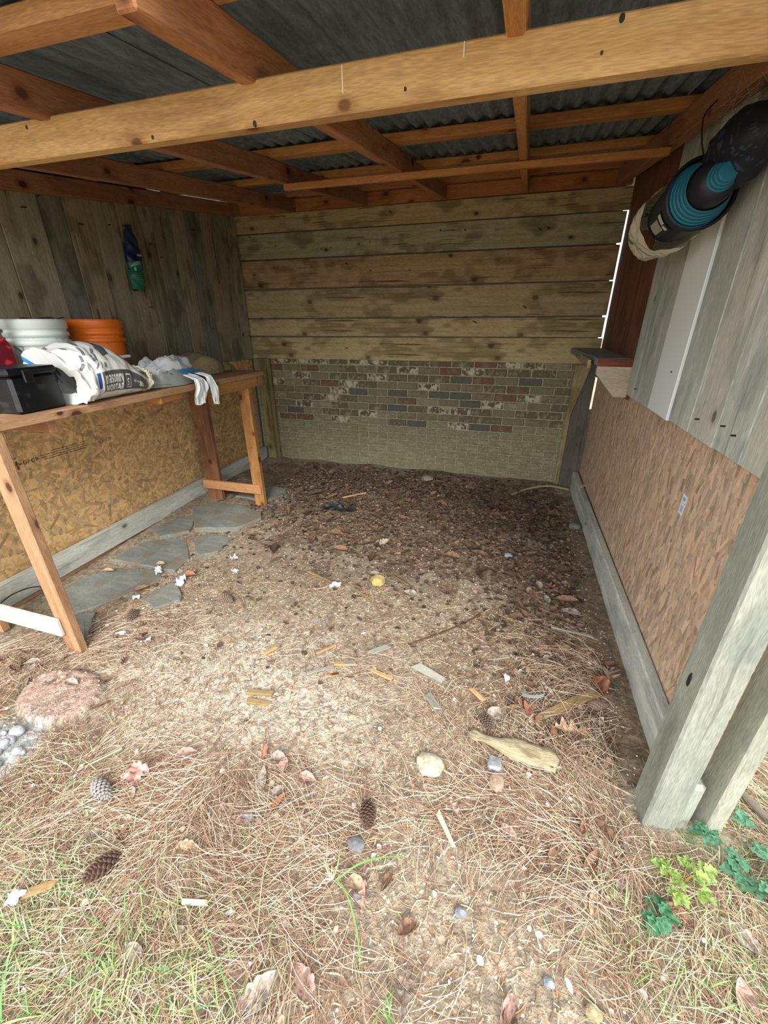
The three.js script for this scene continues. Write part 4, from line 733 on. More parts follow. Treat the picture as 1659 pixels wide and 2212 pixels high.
{
  const kinds = ['oval', 'long', 'oak', 'serr', 'oval'], geos = [], stalks = [];
  for (let i = 0; i < 16; i++) { const L = rr(0.06, 0.12), W = L * rr(0.35, 0.65); geos.push([leafGeo(kinds[i % 5], L, W, rr(0.15, 0.7), rr(-0.1, 0.6), i), L]); stalks.push(tubeGeo([[-L * 0.62, 0.004, 0.004], [-L * 0.5, 0, 0], [-L * 0.3, -0.001, 0]], L * 0.012 + 0.0004, 3, 4)); }
  const zones = [['dark leaf in litter on back floor of shed', 'leaf litter at the back', 135, () => { const a = rr(-1.65, 0.45); return [a, rr(-3.8, -2.15)]; }, [LM.dark, LM.dark, LM.mid, LM.mid, LM.brown], HUMUS],
    ['brown leaf in litter along right sill beam', 'leaf litter on the right', 44, () => [rr(0.12, 0.57), rr(-2.4, -1.12)], [LM.mid, LM.brown, LM.brown, LM.grey, LM.dark], null],
    ['small faded leaf among foreground pine needles', 'leaves among the needles', 34, () => [rr(-1.3, 0.75), rr(-0.85, -0.2)], [LM.brown, LM.pink, LM.grey, LM.tan], null],
    ['brown leaf in straw at left under bench front', 'leaves by the near bench leg', 16, () => [rr(-2.2, -1.5), rr(-1.3, -0.85)], [LM.brown, LM.grey, LM.pale, LM.mid], null]];
  for (const [label, grp, n, where, ms, dens] of zones) for (let i = 0; i < n; i++) {
    let [x, z] = where(); if (dens) for (let k = 0; k < 6 && blob(x, z, dens) < rnd(); k++) [x, z] = where();
    const k = Math.floor(rnd() * 16), m = pick(ms), col = { [LM.dark.uuid]: 'blackish brown', [LM.mid.uuid]: 'dull brown', [LM.brown.uuid]: 'light brown', [LM.grey.uuid]: 'grey', [LM.pink.uuid]: 'mauve', [LM.tan.uuid]: 'tan', [LM.pale.uuid]: 'whitish' }[m.uuid], shp = ['oval', 'narrow', 'lobed', 'ragged', 'oval'][k % 5];
    const where2 = dens ? (z < -3.3 ? 'at the foot of the brick wall' : x > 0 ? 'on dark soil towards the right sill' : x < -1.05 ? 'around the black plastic scrap' : z > -2.6 ? 'beyond the yellow foam chunk' : 'in the middle of the back floor') : label.includes('right sill') ? (z < -1.75 ? 'by far half of right sill beam' : 'by near half of right sill beam') : label.includes('foreground') ? (x < -0.4 ? 'among left foreground needles' : x < 0.25 ? 'among centre foreground needles' : 'among right foreground needles') : 'in straw around the near bench leg';
    const o = leaf(`${col} ${shp} leaf ${where2}`, x, z, '', geos[k][1], 0, m, rr(0, 360), { geo: geos[k][0], stalk: stalks[k], group: grp, dy: 0.01, bend: 0.1 }); o.scale.setScalar(dens ? 1 : rr(0.5, 0.8));
  }
}
// pine cones
function coneGeo(open, s) {
  const sc = [], L = 0.085, n = 84;
  for (let i = 0; i < n; i++) {
    const t = (i + 0.5) / n, a = i * 2.39996, r = 0.021 * Math.sin(Math.PI * Math.pow(t * 0.94 + 0.04, 0.75)) ** 0.8, z = (t - 0.5) * L;
    const b = new THREE.SphereGeometry(1, 6, 4); const w = 0.0062 * (0.5 + 0.8 * Math.sin(Math.PI * t));
    b.scale(w, 0.0022 + (open ? 0.0006 : 0.0012), open ? 0.011 : 0.008); b.rotateX(open ? -0.9 : -0.35); b.translate(0, r * (open ? 1.05 : 0.95), 0.003); b.rotateZ(a); b.translate(0, 0, z); sc.push(b);
  }
  return mergeGeometries(sc);
}
const coneOpen = coneGeo(true, 1), coneShut = coneGeo(false, 2), coneCore = new THREE.SphereGeometry(1, 12, 10); coneCore.scale(0.0165, 0.0165, 0.04);
function pinecone(label, x, z, open, m, yaw, pitch = 0, k = 1) {
  const g = group('pine_cone', label, 'pine cone', onG(x, z, 0.02 * k), 'pine cones'); g.rotation.order = 'YXZ'; g.rotation.set(pitch * R, yaw * R, 0); g.scale.setScalar(k);
  part(g, 'core', coneCore, mat({ color: srgb(84, 62, 50) })); const sc = part(g, 'scales', open ? coneOpen : coneShut, m); sc.userData.kind = 'stuff'; return g;
}
const coneGrey = mat({ map: grit, color: srgb(186, 178, 170) }), coneBrown = mat({ map: grit, color: srgb(136, 104, 88) }), coneMid = mat({ map: grit, color: srgb(166, 140, 122) });
pinecone('closed grey pine cone beside red scrap at left', -1.152, -0.55, false, coneGrey, 75, 0, 1.12);
pinecone('open dark brown pine cone in left foreground grass', -0.95, -0.382, true, coneBrown, -25, -12, 1.05);
pinecone('pine cone on dirt right of pale slate slab', -1.43, -1.6, false, coneMid, 70, 0, 1.1);
pinecone('open pine cone in needles below flagstones', -1.84, -1.335, true, coneMid, 30, 0, 1);
pinecone('pine cone beside orange leaf by right sill', 0.468, -1.35, false, coneMid, 110, 0, 0.9);
pinecone('small pine cone half hidden under round grey leaf', 0.06, -1.15, true, coneMid, 30, 0, 0.8);
pinecone('crushed open pine cone in centre foreground', -0.274, -0.718, true, coneBrown, 20, 0, 0.9);
// stones, foam, rubble
const stoneM = (r, g, b) => mat({ map: grit, color: srgb(r, g, b), bumpMap: gritBump, bumpScale: 0.002, roughness: 0.95 });
const foamM = stoneM(244, 214, 138);
thing('foam_chunk', 'yellow foam chunk on dark dirt in middle', 'foam', rockGeo(0.042, 0.036, 0.044, 5, 3, 0.3), foamM, onG(-0.619, -1.92, 0.028));
thing('rock', 'cream coloured flat rock in centre foreground', 'stone', rockGeo(0.047, 0.024, 0.042, 8, 3, 0.22), stoneM(250, 240, 206), onG(-0.12, -0.927, 0.014));
thing('rock', 'grey blue angular block next to cream rock', 'stone', chamferBox(0.045, 0.035, 0.05, 0.006, 'x', 0.004), stoneM(196, 196, 196), onG(0.093, -0.99, 0.014));
thing('rock', 'tan stone just below grey blue block', 'stone', rockGeo(0.026, 0.018, 0.035, 12, 2, 0.3), stoneM(226, 190, 160), onG(0.103, -0.93, 0.01));
for (const [label, x, z, r, c, s] of [['grey pebble right of uprooted grass weed', -0.235, -0.527, 0.013, [176, 176, 180], 21], ['grey pebble on foreground dirt right of centre', 0.031, -0.567, 0.013, [180, 180, 184], 22], ['flat grey stone above uprooted grass weed', -0.28, -0.632, 0.022, [164, 160, 158], 23], ['flat grey stone in left centre needles', -0.63, -0.606, 0.018, [176, 174, 172], 24], ['pale grey pebble at lower right foreground', 0.243, -0.501, 0.011, [186, 192, 192], 25], ['tan stone at bottom right edge of photo', 0.334, -0.48, 0.016, [214, 196, 150], 26], ['white pebble on dark soil right of centre', 0.102, -2.453, 0.022, [214, 220, 224], 27], ['whitish stone at foot of brick wall', -0.675, -3.68, 0.05, [190, 180, 160], 28], ['grey pebble by right sill at back', 0.56, -3.0, 0.035, [170, 170, 156], 29], ['grey pebble on dirt left of white scrap', -1.3, -2.2, 0.018, [140, 130, 116], 30]])
  thing('pebble', label, 'stone', rockGeo(r * 1.2, r * 0.7, r, s, 2, 0.3), stoneM(...c), onG(x, z, r * 0.35));
for (let i = 0; i < 44; i++) { const a = rr(0, 6.3), d = rr(0, 0.18), x = RUBBLE[0] + d * Math.cos(a), z = RUBBLE[1] + d * Math.sin(a), r = rr(0.15, 1) ** 2 * 0.022 + 0.004; thing('cement_lump', 'pale cement lump in rubble heap at left edge', 'rubble', rockGeo(r * 1.1, r * 0.8, r, 600 + i, 1, 0.35), stoneM(222, 226, 228), onG(x, z, r * 0.4), 'cement rubble'); }
// scraps of white paper and plastic
const paperM = mat({ color: srgb(226, 234, 242), roughness: 0.7, side: THREE.DoubleSide });
function scrapGeo(w, h, amp, s) { return surf(14, 12, (u, v) => { const e = 1 - 0.35 * noise(Math.sign(u - 0.5) * 3 + v * 6, Math.sign(v - 0.5) * 3 + u * 6, 700 + s); return [(u - 0.5) * w * e, amp * (fbm(u * 4 + s, v * 4, 710 + s, 3) - 0.25) * 2, (v - 0.5) * h * e]; }); }
for (const [label, x, z, w, h, a, yaw, dy, m] of [['crumpled white paper scrap left of yellow foam', -0.855, -1.843, 0.075, 0.055, 0.02, 10, 0.004], ['white paper scrap on dirt beyond slate slab', -1.665, -2.001, 0.05, 0.06, 0.02, 60, 0.004], ['long white paper scrap on large flagstone', -2.02, -1.718, 0.11, 0.045, 0.016, -40, 0.03], ['printed white scrap beside pale slate slab', -1.822, -1.68, 0.06, 0.085, 0.03, 30, 0.008], ['tiny white scrap on dirt near flagstones', -1.561, -1.865, 0.045, 0.03, 0.016, 0, 0.004], ['small white curl on needles at right', 0.121, -1.395, 0.025, 0.04, 0.02, 20, 0.01], ['tiny white scrap by flagstone edge', -1.95, -1.47, 0.04, 0.03, 0.02, 50, 0.012], ['white scrap in needles below open pine cone', -1.79, -1.21, 0.05, 0.03, 0.015, 20, 0.008], ['small white shred on dirt right of bench leg', -1.62, -1.2, 0.05, 0.022, 0.01, 30, 0.006], ['white bark flake in left foreground', -1.123, -0.261, 0.045, 0.035, 0.02, 10, 0.016]])
  thing('paper_scrap', label, 'scrap', scrapGeo(w, h, a, Math.round(x * 100)), paperM, onG(x, z, dy)).rotation.y = yaw * R;
thing('red_scrap', 'torn red and cream carton scrap beside grey pine cone', 'scrap', scrapGeo(0.085, 0.07, 0.03, 77), mat({ map: leafTex, color: srgb(226, 172, 160), roughness: 0.8, side: THREE.DoubleSide }), onG(-1.08, -0.62, 0.012));
thing('plastic_scrap', 'crumpled black plastic scrap on floor near back', 'scrap', scrapGeo(0.26, 0.14, 0.05, 88), mat({ color: srgb(50, 54, 54), roughness: 0.5, side: THREE.DoubleSide }), onG(-1.22, -2.81, 0.012));
thing('metal_strip', 'curled grey metal strip near right sill', 'scrap', surf(20, 3, (s, t) => { const a = s * 2.4; return [0.05 * Math.cos(a) - 0.02, 0.02 + 0.02 * Math.sin(a * 1.3), 0.05 * Math.sin(a) - 0.03 + (t - 0.5) * 0.016]; }), mat({ color: srgb(176, 186, 186), roughness: 0.5, metalness: 0.3, side: THREE.DoubleSide }), onG(0.24, -1.32, 0.004));
// wood scraps: splintered slivers
const scrapW = { pale: wood(mossTex, 255, 244, 214), grey: wood(mossTex, 206, 204, 196), tan: wood(pineTex, 246, 236, 214), orange: wood(pineTex, 248, 236, 222), brown: wood(greyTex, 190, 166, 130) };
function sliverGeo(L, W, T) { const g = chamferBox(L, T, W, Math.min(T, W) * 0.2, 'x'), p = g.attributes.position, q = [rr(0.2, 1), rr(0.2, 1), rr(-0.6, 0.6), rr(-0.6, 0.6)]; for (let i = 0; i < p.count; i++) { const x = p.getX(i), e = Math.abs(x) / (L / 2), k = x > 0 ? q[0] : q[1]; if (e > 0.5) { p.setZ(i, p.getZ(i) * lerp(1, k, sm((e - 0.5) / 0.5))); p.setX(i, x + (x > 0 ? q[2] : q[3]) * p.getZ(i) * 1.2); } } g.computeVertexNormals(); return g; }
for (const [label, x, z, L, W, T, m, yaw, dy, rz] of [
  ['long grey wood chip left of blue stained chip', -0.664, -1.215, 0.12, 0.024, 0.008, 'grey', 38, 0.01], ['orange wood chip with blue stain on dirt', -0.571, -1.273, 0.095, 0.03, 0.01, 'orange', 20, 0.012], ['grey square ended chip near middle of floor', -0.449, -1.403, 0.095, 0.03, 0.008, 'grey', 48, 0.01],
  ['split brown bark piece on pale dirt', -0.856, -1.04, 0.115, 0.03, 0.014, 'brown', 8, 0.008], ['second bark piece beside split bark on dirt', -0.84, -1.0, 0.1, 0.024, 0.012, 'brown', 6, 0.007], ['yellow splintered chip on pale dirt', -0.945, -1.27, 0.07, 0.024, 0.012, 'tan', 60, 0.01],
  ['large grey chip in scrap heap right of centre', -0.2, -1.33, 0.14, 0.045, 0.009, 'grey', -18, 0.014], ['grey chip lying under yellow leaf in scrap heap', -0.16, -1.19, 0.085, 0.045, 0.008, 'grey', -50, 0.012], ['white splinter standing in scrap heap', -0.11, -1.28, 0.075, 0.014, 0.005, 'pale', 72, 0.02],
  ['tan leaning chip in scrap heap', 0.01, -1.27, 0.07, 0.03, 0.008, 'tan', -40, 0.018], ['long pale wood splinter in centre foreground', -0.037, -0.742, 0.1, 0.022, 0.01, 'pale', -52, 0.014], ['weathered flat board scrap between leaves on right', 0.345, -1.315, 0.34, 0.06, 0.014, 'brown', 40, 0.01],
  ['thin grey sliver near right sill', 0.42, -1.79, 0.19, 0.026, 0.008, 'grey', -4, 0.012], ['pale cut stick in left foreground', -0.64, -0.385, 0.07, 0.018, 0.014, 'pale', 14, 0.016], ['charred bark strip in left foreground', -1.09, -0.29, 0.1, 0.026, 0.014, 'brown', 36, 0.016],
  ['long straw coloured splinter on needles at left', -1.26, -0.635, 0.14, 0.008, 0.006, 'pale', 50, 0.016], ['pale stick on dark floor near back', -1.21, -3.12, 0.23, 0.02, 0.014, 'tan', 46, 0.014], ['brown stick right of yellow foam', -0.5, -1.98, 0.16, 0.024, 0.014, 'brown', -42, 0.014], ['brown stick left of white paper scrap', -0.98, -1.9, 0.2, 0.03, 0.012, 'brown', -20, 0.01], ['dark stick just below yellow foam', -0.68, -1.8, 0.16, 0.022, 0.012, 'brown', -22, 0.01],
  ['grey stick near right sill on dark soil', 0.3, -2.1, 0.12, 0.02, 0.01, 'brown', 30, 0.01], ['orange chip on dirt above scrap heap', -0.69, -1.34, 0.1, 0.02, 0.01, 'orange', 50, 0.014], ['small orange chip below blue stained chip', -0.6, -1.2, 0.055, 0.014, 0.008, 'orange', 30, 0.01], ['tan chip left of scrap heap', -0.4, -1.27, 0.11, 0.02, 0.008, 'tan', -14, 0.012]]) {
  const o = thing('wood_chip', label, 'wood scrap', sliverGeo(L, W, T), scrapW[m], onG(x, z, dy)); o.rotation.set(rr(-8, 8) * R, yaw * R, rr(-5, 5) * R);
  if (label.startsWith('orange wood chip')) { const b = part(o, 'blue_stain', chamferBox(0.04, 0.001, 0.014, 0.0003, 'x'), mat({ color: srgb(120, 140, 156) }), 'grey blue paint stain'); b.position.set(0.02, T / 2 + 0.0006, 0.004); }
}
{ // rotting slab of wood
  const g = surf(30, 16, (s, t) => { const a = t * 2 * Math.PI, w = 0.012 + 0.026 * sm(s * 1.6) + 0.008 * noise(s * 12, 4, 805), n = fbm(s * 11, t * 5, 801, 4) - 0.5; return [(s - 0.5) * 0.31, Math.max(-0.008, Math.sin(a) * (0.01 + 0.25 * w) * (1 + n)) + 0.005 * n + 0.004, Math.cos(a) * w * (s < 0.01 || s > 0.99 ? 0.1 : 1 + 0.5 * n) + 0.02 * s]; });
  const o = thing('bark_slab', 'rotting yellowish wood slab in right foreground', 'wood scrap', g, wood(greyTex, 236, 226, 208, 0.004), onG(0.147, -1.075, 0.014)); o.rotation.y = 1 * R - 0.05; o.material.side = THREE.DoubleSide;
}
// twigs, stems, roots, wire
const twigM = wood(mossTex, 200, 190, 180), stemM = mat({ color: srgb(176, 160, 120) });
const gl = (pts, dy) => pts.map(([x, z, h]) => [x, groundY(x, z) + dy + (h ?? 0), z]);
const tube0 = (name, label, cat, pts, r, m) => { const c = pts[0], o = thing(name, label, cat, tubeGeo(pts.map((p) => [p[0] - c[0], p[1] - c[1], p[2] - c[2]]), r, 30, 6), m, c); return o; };
tube0('twig', 'grey twig lying left of the corner post', 'twig', gl([[0.455, -1.05], [0.467, -0.98], [0.468, -0.9, 0.004], [0.478, -0.8]], 0.006), 0.0055, twigM);
tube0('root', 'pale root curving along floor at back right', 'root', gl([[0.1, -3.55], [0.25, -3.72, 0.01], [0.42, -3.8, 0.02], [0.6, -3.82]], 0.008), 0.011, stemM);
tube0('dry_stem', 'long dry grass stem in centre left foreground', 'stem', gl([[-0.51, -0.68], [-0.505, -0.6, 0.01], [-0.5, -0.5, 0.012], [-0.45, -0.38]], 0.016), 0.0017, stemM);
tube0('dry_stem', 'long straw stem crossing needles near corner post', 'stem', gl([[0.1, -1.0], [0.22, -0.9, 0.01], [0.34, -0.8, 0.01], [0.4, -0.7]], 0.018), 0.0016, stemM);
tube0('twig', 'thin dark twig on floor right of centre', 'twig', gl([[-0.33, -1.48], [-0.24, -1.56], [-0.12, -1.68], [-0.02, -1.8]], 0.006), 0.004, wood(darkTex, 200, 190, 180));
tube0('wire', 'thin black wire at left sill behind bench leg', 'wire', [[-2.5, 0.0, -1.05], [-2.49, 0.05, -1.2], [-2.48, 0.02, -1.32], [-2.49, -0.05, -1.36]], 0.003, M.nail);
tube0('twig', 'fallen branch outside right wall behind plants', 'twig', gl([[0.86, -1.12], [0.92, -1.02], [1.0, -0.95]], 0.02), 0.014, wood(mossTex, 150, 136, 124));
{ const o = thing('wood_chip', 'small pale chip on top of right sill beam', 'wood scrap', sliverGeo(0.07, 0.03, 0.012), scrapW.pale, [0.648, 0.17, -3.48]); o.rotation.y = 1; }

// ───────────────────────── plants ─────────────────────────
const grassM = [[126, 172, 92], [150, 188, 110], [104, 154, 84], [182, 196, 128]].map((c) => new THREE.MeshPhysicalMaterial({ color: srgb(...c), roughness: 0.7, side: THREE.DoubleSide, transmission: 0.25, thickness: 0 }));
function bladeGeo(L, w, bend) { return surf(8, 2, (s, t) => { const a = bend * s; return [L * (bend ? Math.sin(a) / bend : s) * 1, L * (bend ? (1 - Math.cos(a)) / bend : 0) * -1 + L * s * 0.5 * (1 - s * 0.5), (t - 0.5) * w * (1 - s ** 2) + 0.2 * w * Math.abs(t - 0.5)]; }); }
const blades = []; for (let i = 0; i < 8; i++) blades.push(bladeGeo(rr(0.07, 0.13), rr(0.0028, 0.005), rr(0.3, 1.1)));
function tuft(label, x, z, n, k = 1, ms = grassM, spread = 0.02) {
  const g = group('grass_tuft', label, 'grass', onG(x, z, 0.003), 'grass tufts');
  for (let i = 0; i < n; i++) { const b = part(g, 'blade', pick(blades), pick(ms)); b.position.set(rr(-spread, spread), 0, rr(-spread, spread)); b.rotation.set(0, rr(0, 6.28), rr(-0.1, 0.55)); b.scale.setScalar(k * rr(0.7, 1.15)); }
  return g;
}
tuft('bright grass tuft at left edge of foreground', -1.0, -0.19, 26, 1, grassM, 0.05);
tuft('thin grass tuft above bright tuft at left edge', -1.03, -0.33, 14, 0.8);
tuft('soft pale grass tuft between left corner and wispy tuft', -0.72, -0.2, 22, 0.9, [grassM[1], grassM[3]], 0.06);
tuft('green grass tuft left of wispy long grass', -0.83, -0.24, 18, 0.8, grassM, 0.05);
tuft('grass tuft at bottom left corner of photo', -0.9, -0.12, 22, 1, grassM, 0.05);
tuft('pale grass tuft in left foreground needles', -0.77, -0.3, 16, 0.7, grassM, 0.04);
tuft('grass tuft beside pale cut stick', -0.68, -0.38, 14, 0.7, grassM, 0.03);
tuft('wispy long grass tuft at bottom left centre', -0.55, -0.27, 26, 1, grassM, 0.05);
tuft('wide bladed grass tuft at bottom centre edge', -0.108, -0.35, 12, 0.7, [grassM[0], grassM[1]], 0.012);
tuft('small grass tuft near flat grey stone on left', -0.6, -0.55, 8, 0.5);
tuft('grass blades growing at foot of corner post', 0.658, -0.93, 10, 0.9, grassM, 0.02);
tuft('short grass tuft right of tan oval leaf', 0.44, -0.72, 10, 0.6, grassM, 0.03);
tuft('bright wide bladed grass tuft at right edge', 0.86, -0.74, 20, 1.1, [grassM[0], grassM[1]], 0.03);
tuft('grass tuft below lobed weed at right edge', 0.72, -0.66, 16, 1, grassM, 0.04);
tuft('sparse grass tuft at lower right foreground', 0.5, -0.6, 14, 0.8, grassM, 0.04);
tuft('pale grass tuft at bottom right of photo', 0.62, -0.62, 14, 0.8, [grassM[1], grassM[3]], 0.05);
tuft('thin grass tuft below corner post on needles', 0.33, -0.86, 8, 0.5, grassM, 0.03);
tuft('grass tuft outside by outer board on right', 0.95, -1.1, 16, 1, grassM, 0.05);
tuft('dry grass tuft in right foreground below twig', 0.42, -0.62, 12, 0.7, [grassM[3], grassM[1]], 0.04);
{ // uprooted weed
  const g = group('uprooted_weed', 'uprooted grass weed with pale roots in centre foreground', 'weed', onG(-0.313, -0.536, 0.008));
  const T = (n, pts, r, m) => part(g, n, tubeGeo(pts, r, 20, 5), m);
  const ribbon = (pts, w) => { const c = new THREE.CatmullRomCurve3(pts.map((p) => new THREE.Vector3(...p))); return surf(20, 2, (s, t) => { const p = c.getPoint(s), d = c.getTangent(s); return [p.x - d.z * (t - 0.5) * w * (1 - s ** 3), p.y + 0.15 * w * Math.abs(t - 0.5), p.z + d.x * (t - 0.5) * w * (1 - s ** 3)]; }); };
  part(g, 'blade', ribbon([[0.01, 0.006, 0], [0.06, 0.03, -0.04], [0.12, 0.03, -0.075], [0.2, 0.008, -0.11]], 0.0055), grassM[0]);
  part(g, 'blade', ribbon([[0.01, 0.006, 0], [0.045, 0.014, 0.02], [0.09, 0.012, 0.07], [0.125, 0.008, 0.13], [0.135, 0.006, 0.175]], 0.0045), grassM[0]);
  part(g, 'blade', ribbon([[0, 0.006, 0], [0.003, 0.02, -0.03], [-0.013, 0.016, -0.085]], 0.004), grassM[1]);
  const rm = mat({ color: srgb(226, 212, 176) });
  for (let i = 0; i < 14; i++) { const a = rr(2.2, 4.6), L = rr(0.02, 0.045); T('root', [[0, 0.006, 0], [L * 0.5 * Math.cos(a), rr(0.004, 0.012), L * 0.5 * Math.sin(a)], [L * Math.cos(a + rr(-0.5, 0.5)), 0.004, L * Math.sin(a + rr(-0.5, 0.5))]], 0.0011, rm); }
}
function weed(label, x, z, col, n, size, h, spread) {
  const g = group('leafy_weed', label, 'weed', onG(x, z, 0));
  const m = new THREE.MeshPhysicalMaterial({ map: leafTex, color: srgb(...col), roughness: 0.65, side: THREE.DoubleSide, transmission: 0.2, thickness: 0 }), sm_ = mat({ color: srgb(col[0] * 0.8 + 40, col[1] * 0.8, col[2] * 0.7) });
  const lg = [leafGeo('lobed', size, size * 0.85, 0.1, -0.15, 3), leafGeo('lobed', size * 0.85, size * 0.65, 0.15, -0.2, 5)];
  for (let i = 0; i < n; i++) {
    const a = i * 2.4 + rr(-0.4, 0.4), r = spread * Math.sqrt((i + 0.5) / n), hh = h * rr(0.5, 1), px = r * Math.cos(a), pz = r * Math.sin(a);
    part(g, 'stem', tubeGeo([[0, 0, 0], [px * 0.4, hh * 0.7, pz * 0.4], [px, hh, pz]], 0.0012, 8, 4), sm_);
    for (const k of [-1, 0, 1]) { const l = part(g, 'leaflet', pick(lg), m); const yaw = -a + k * 0.95; l.rotation.set(rr(-0.3, 0.3), yaw, rr(-0.35, 0.1)); const d = size * (k ? 0.4 : 0.55); l.position.set(px + d * Math.cos(-yaw), hh + rr(-0.004, 0.004), pz + d * Math.sin(-yaw)); l.scale.setScalar(k ? 0.8 : 1); }
  }
  return g;
}
weed('dark green lobed weed right of corner post', 0.8, -0.93, [84, 146, 108], 10, 0.052, 0.06, 0.11);
weed('dark green lobed weed at right edge below larger one', 0.82, -0.86, [80, 138, 98], 5, 0.048, 0.05, 0.07);
weed('yellow green feathery weed in right foreground', 0.6, -0.8, [156, 186, 92], 7, 0.04, 0.07, 0.05);
weed('small dark green lobed weed in right foreground', 0.515, -0.702, [70, 136, 90], 3, 0.046, 0.03, 0.012);
weed('small yellow leafed seedling beside outer board', 0.74, -0.99, [232, 220, 90], 2, 0.022, 0.05, 0.02);
weed('green seedling by the right sill beam', 0.53, -1.47, [76, 120, 84], 2, 0.03, 0.02, 0.03);

// ───────────────────────── what nobody could count ─────────────────────────
function scatter(name, label, category, geos, m, n, place, colors) {
  const per = Math.ceil(n / geos.length), Q = new THREE.Quaternion(), E = new THREE.Euler(), V = new THREE.Vector3(), Sv = new THREE.Vector3(), X = new THREE.Matrix4(), C = new THREE.Color();
  const g = new THREE.Group();
  for (const geo of geos) {
    const im = shade(new THREE.InstancedMesh(geo, m, per)); im.name = name + '_pieces'; im.userData.kind = 'stuff';
    for (let i = 0; i < per; i++) {
      const p = place(); E.set(p.rx ?? 0, p.yaw, p.rz ?? 0, 'YXZ'); V.set(p.x, groundY(p.x, p.z) + p.dy, p.z); Sv.setScalar(p.k);
      im.setMatrixAt(i, X.compose(V, Q.setFromEuler(E), Sv)); const c = pick(colors), v = rr(0.8, 1.15); C.setRGB(c[0] / 255, c[1] / 255, c[2] / 255, THREE.SRGBColorSpace).multiplyScalar(v); im.setColorAt(i, C);
    }
    g.add(im);
  }
  return top(g, name, label, category, null, 'stuff');
}
const bare = (g) => { g.deleteAttribute('uv'); g.deleteAttribute('normal'); return mergeVertices(g); };
const NEEDLE = [[-1.0, -0.33, 0.45, 0.3, 1.1], [-0.55, -0.5, 0.35, 0.24, 1.0], [-0.75, -0.62, 0.35, 0.14, 0.7], [-1.45, -0.5, 0.3, 0.25, 0.8], [0.3, -0.78, 0.32, 0.22, 0.9], [0.05, -0.42, 0.14, 0.14, 0.5], [0.6, -0.72, 0.3, 0.3, 1.1], [0.35, -1.1, 0.25, 0.3, 0.8], [0.38, -1.5, 0.2, 0.3, 0.55], [-0.5, -1.28, 0.3, 0.08, 0.4], [-2.0, -0.95, 0.35, 0.2, 0.9], [-1.75, -1.28, 0.3, 0.16, 0.6], [1.1, -1.1, 0.5, 0.6, 1.2], [-0.28, -0.75, 0.3, 0.12, 0.5], [-0.1, -1.2, 0.2, 0.15, 0.35], [-1.9, -0.3, 0.6, 0.4, 1], [0.1, 0.1, 1.6, 0.3, 0.9], [-0.5, -0.25, 0.4, 0.2, 0.8], [0.12, -0.98, 0.2, 0.14, 0.4], [0.12, -0.5, 0.2, 0.16, -0.75], [-0.22, -0.5, 0.13, 0.2, -0.6]];
const inShed = (x, z) => (x > 0.5 && x < 0.8 && z < -0.9 && z > -4) || claymask(x, z) < 1.08 || Math.hypot(x - RUBBLE[0], z - RUBBLE[1]) < 0.17;
const lie = (x, z) => 6.28 * fbm(x * 1.8 + 3, z * 1.8, 950, 2) * 1.5 + (rnd() + rnd() + rnd() - 1.5) * 1.3;   // needles drift into common directions
function spot(dens, base, x0, x1, z0, z1) { for (let k = 0; k < 30; k++) { const x = rr(x0, x1), z = rr(z0, z1); if (inShed(x, z)) continue; if (base + blob(x, z, dens) > rnd() * 1.2) return [x, z]; } return [rr(x0, 0.4), rr(-0.8, z1)]; }
const needleG = []; for (let i = 0; i < 6; i++) { const L = rr(0.09, 0.16), b = rr(-0.3, 0.3) * L, c = rr(0.0, 0.12) * L; needleG.push(new THREE.TubeGeometry(new THREE.QuadraticBezierCurve3(new THREE.Vector3(-L / 2, 0, 0), new THREE.Vector3(0, c, b), new THREE.Vector3(L / 2, 0, 0)), 4, 0.0008, 3, false)); }
needleG.forEach((g, i) => { needleG[i] = bare(g); });
const needleC = [[198, 170, 142], [174, 138, 112], [214, 196, 168], [156, 118, 96], [226, 213, 188], [140, 110, 92]];
scatter('pine_needles', 'dry brown pine needles strewn over the ground', 'pine needles', needleG, mat({ color: 0xffffff, roughness: 0.75 }), 24000, () => { const [x, z] = spot(NEEDLE, 0.03, -2.3, 1.5, -1.9, 0.35); const d = clamp(blob(x, z, NEEDLE)); return { x, z, yaw: lie(x, z), rz: rr(-0.09, 0.09), dy: rr(0.001, 0.006 + 0.014 * d), k: rr(0.6, 1.15) }; }, needleC);
scatter('pine_needles', 'sparse dark pine needles on the shed floor', 'pine needles', needleG.slice(0, 3), mat({ color: 0xffffff, roughness: 0.8 }), 3000, () => { const x = rr(-1.9, 0.58), z = rr(-3.85, -1.3); return { x, z, yaw: rr(0, 6.28), rz: rr(-0.05, 0.05), dy: rr(0.001, 0.007), k: rr(0.4, 1.0) }; }, [[150, 116, 86], [120, 88, 66], [172, 140, 104], [98, 72, 56]]);
const shredG = []; for (let i = 0; i < 5; i++) { const L = rr(0.014, 0.034), g = bare(new THREE.BoxGeometry(L, 0.0012, rr(0.0014, 0.003), 2, 1, 1)); const p = g.attributes.position; for (let k = 0; k < p.count; k++) p.setZ(k, p.getZ(k) + 9 * (p.getX(k) ** 2)); shredG.push(g); }
scatter('straw_shreds', 'short chopped straw and bark shreds over the dirt', 'straw', shredG, mat({ color: 0xffffff, roughness: 0.9 }), 26000, () => { const z = rr(-1.9, 0.1), x = rr(-2.2, 1.0); if (inShed(x, z)) return { x: rr(-1.4, 0.4), z, yaw: rr(0, 6.28), rz: rr(-0.2, 0.2), dy: 0.002, k: 0.8 }; return { x, z, yaw: rr(0, 6.28), rz: rr(-0.25, 0.25), dy: rr(0, 0.004), k: rr(0.4, 1.1) }; }, [[206, 184, 148], [178, 150, 116], [150, 118, 90], [222, 206, 174], [126, 100, 80], [170, 128, 96]]);
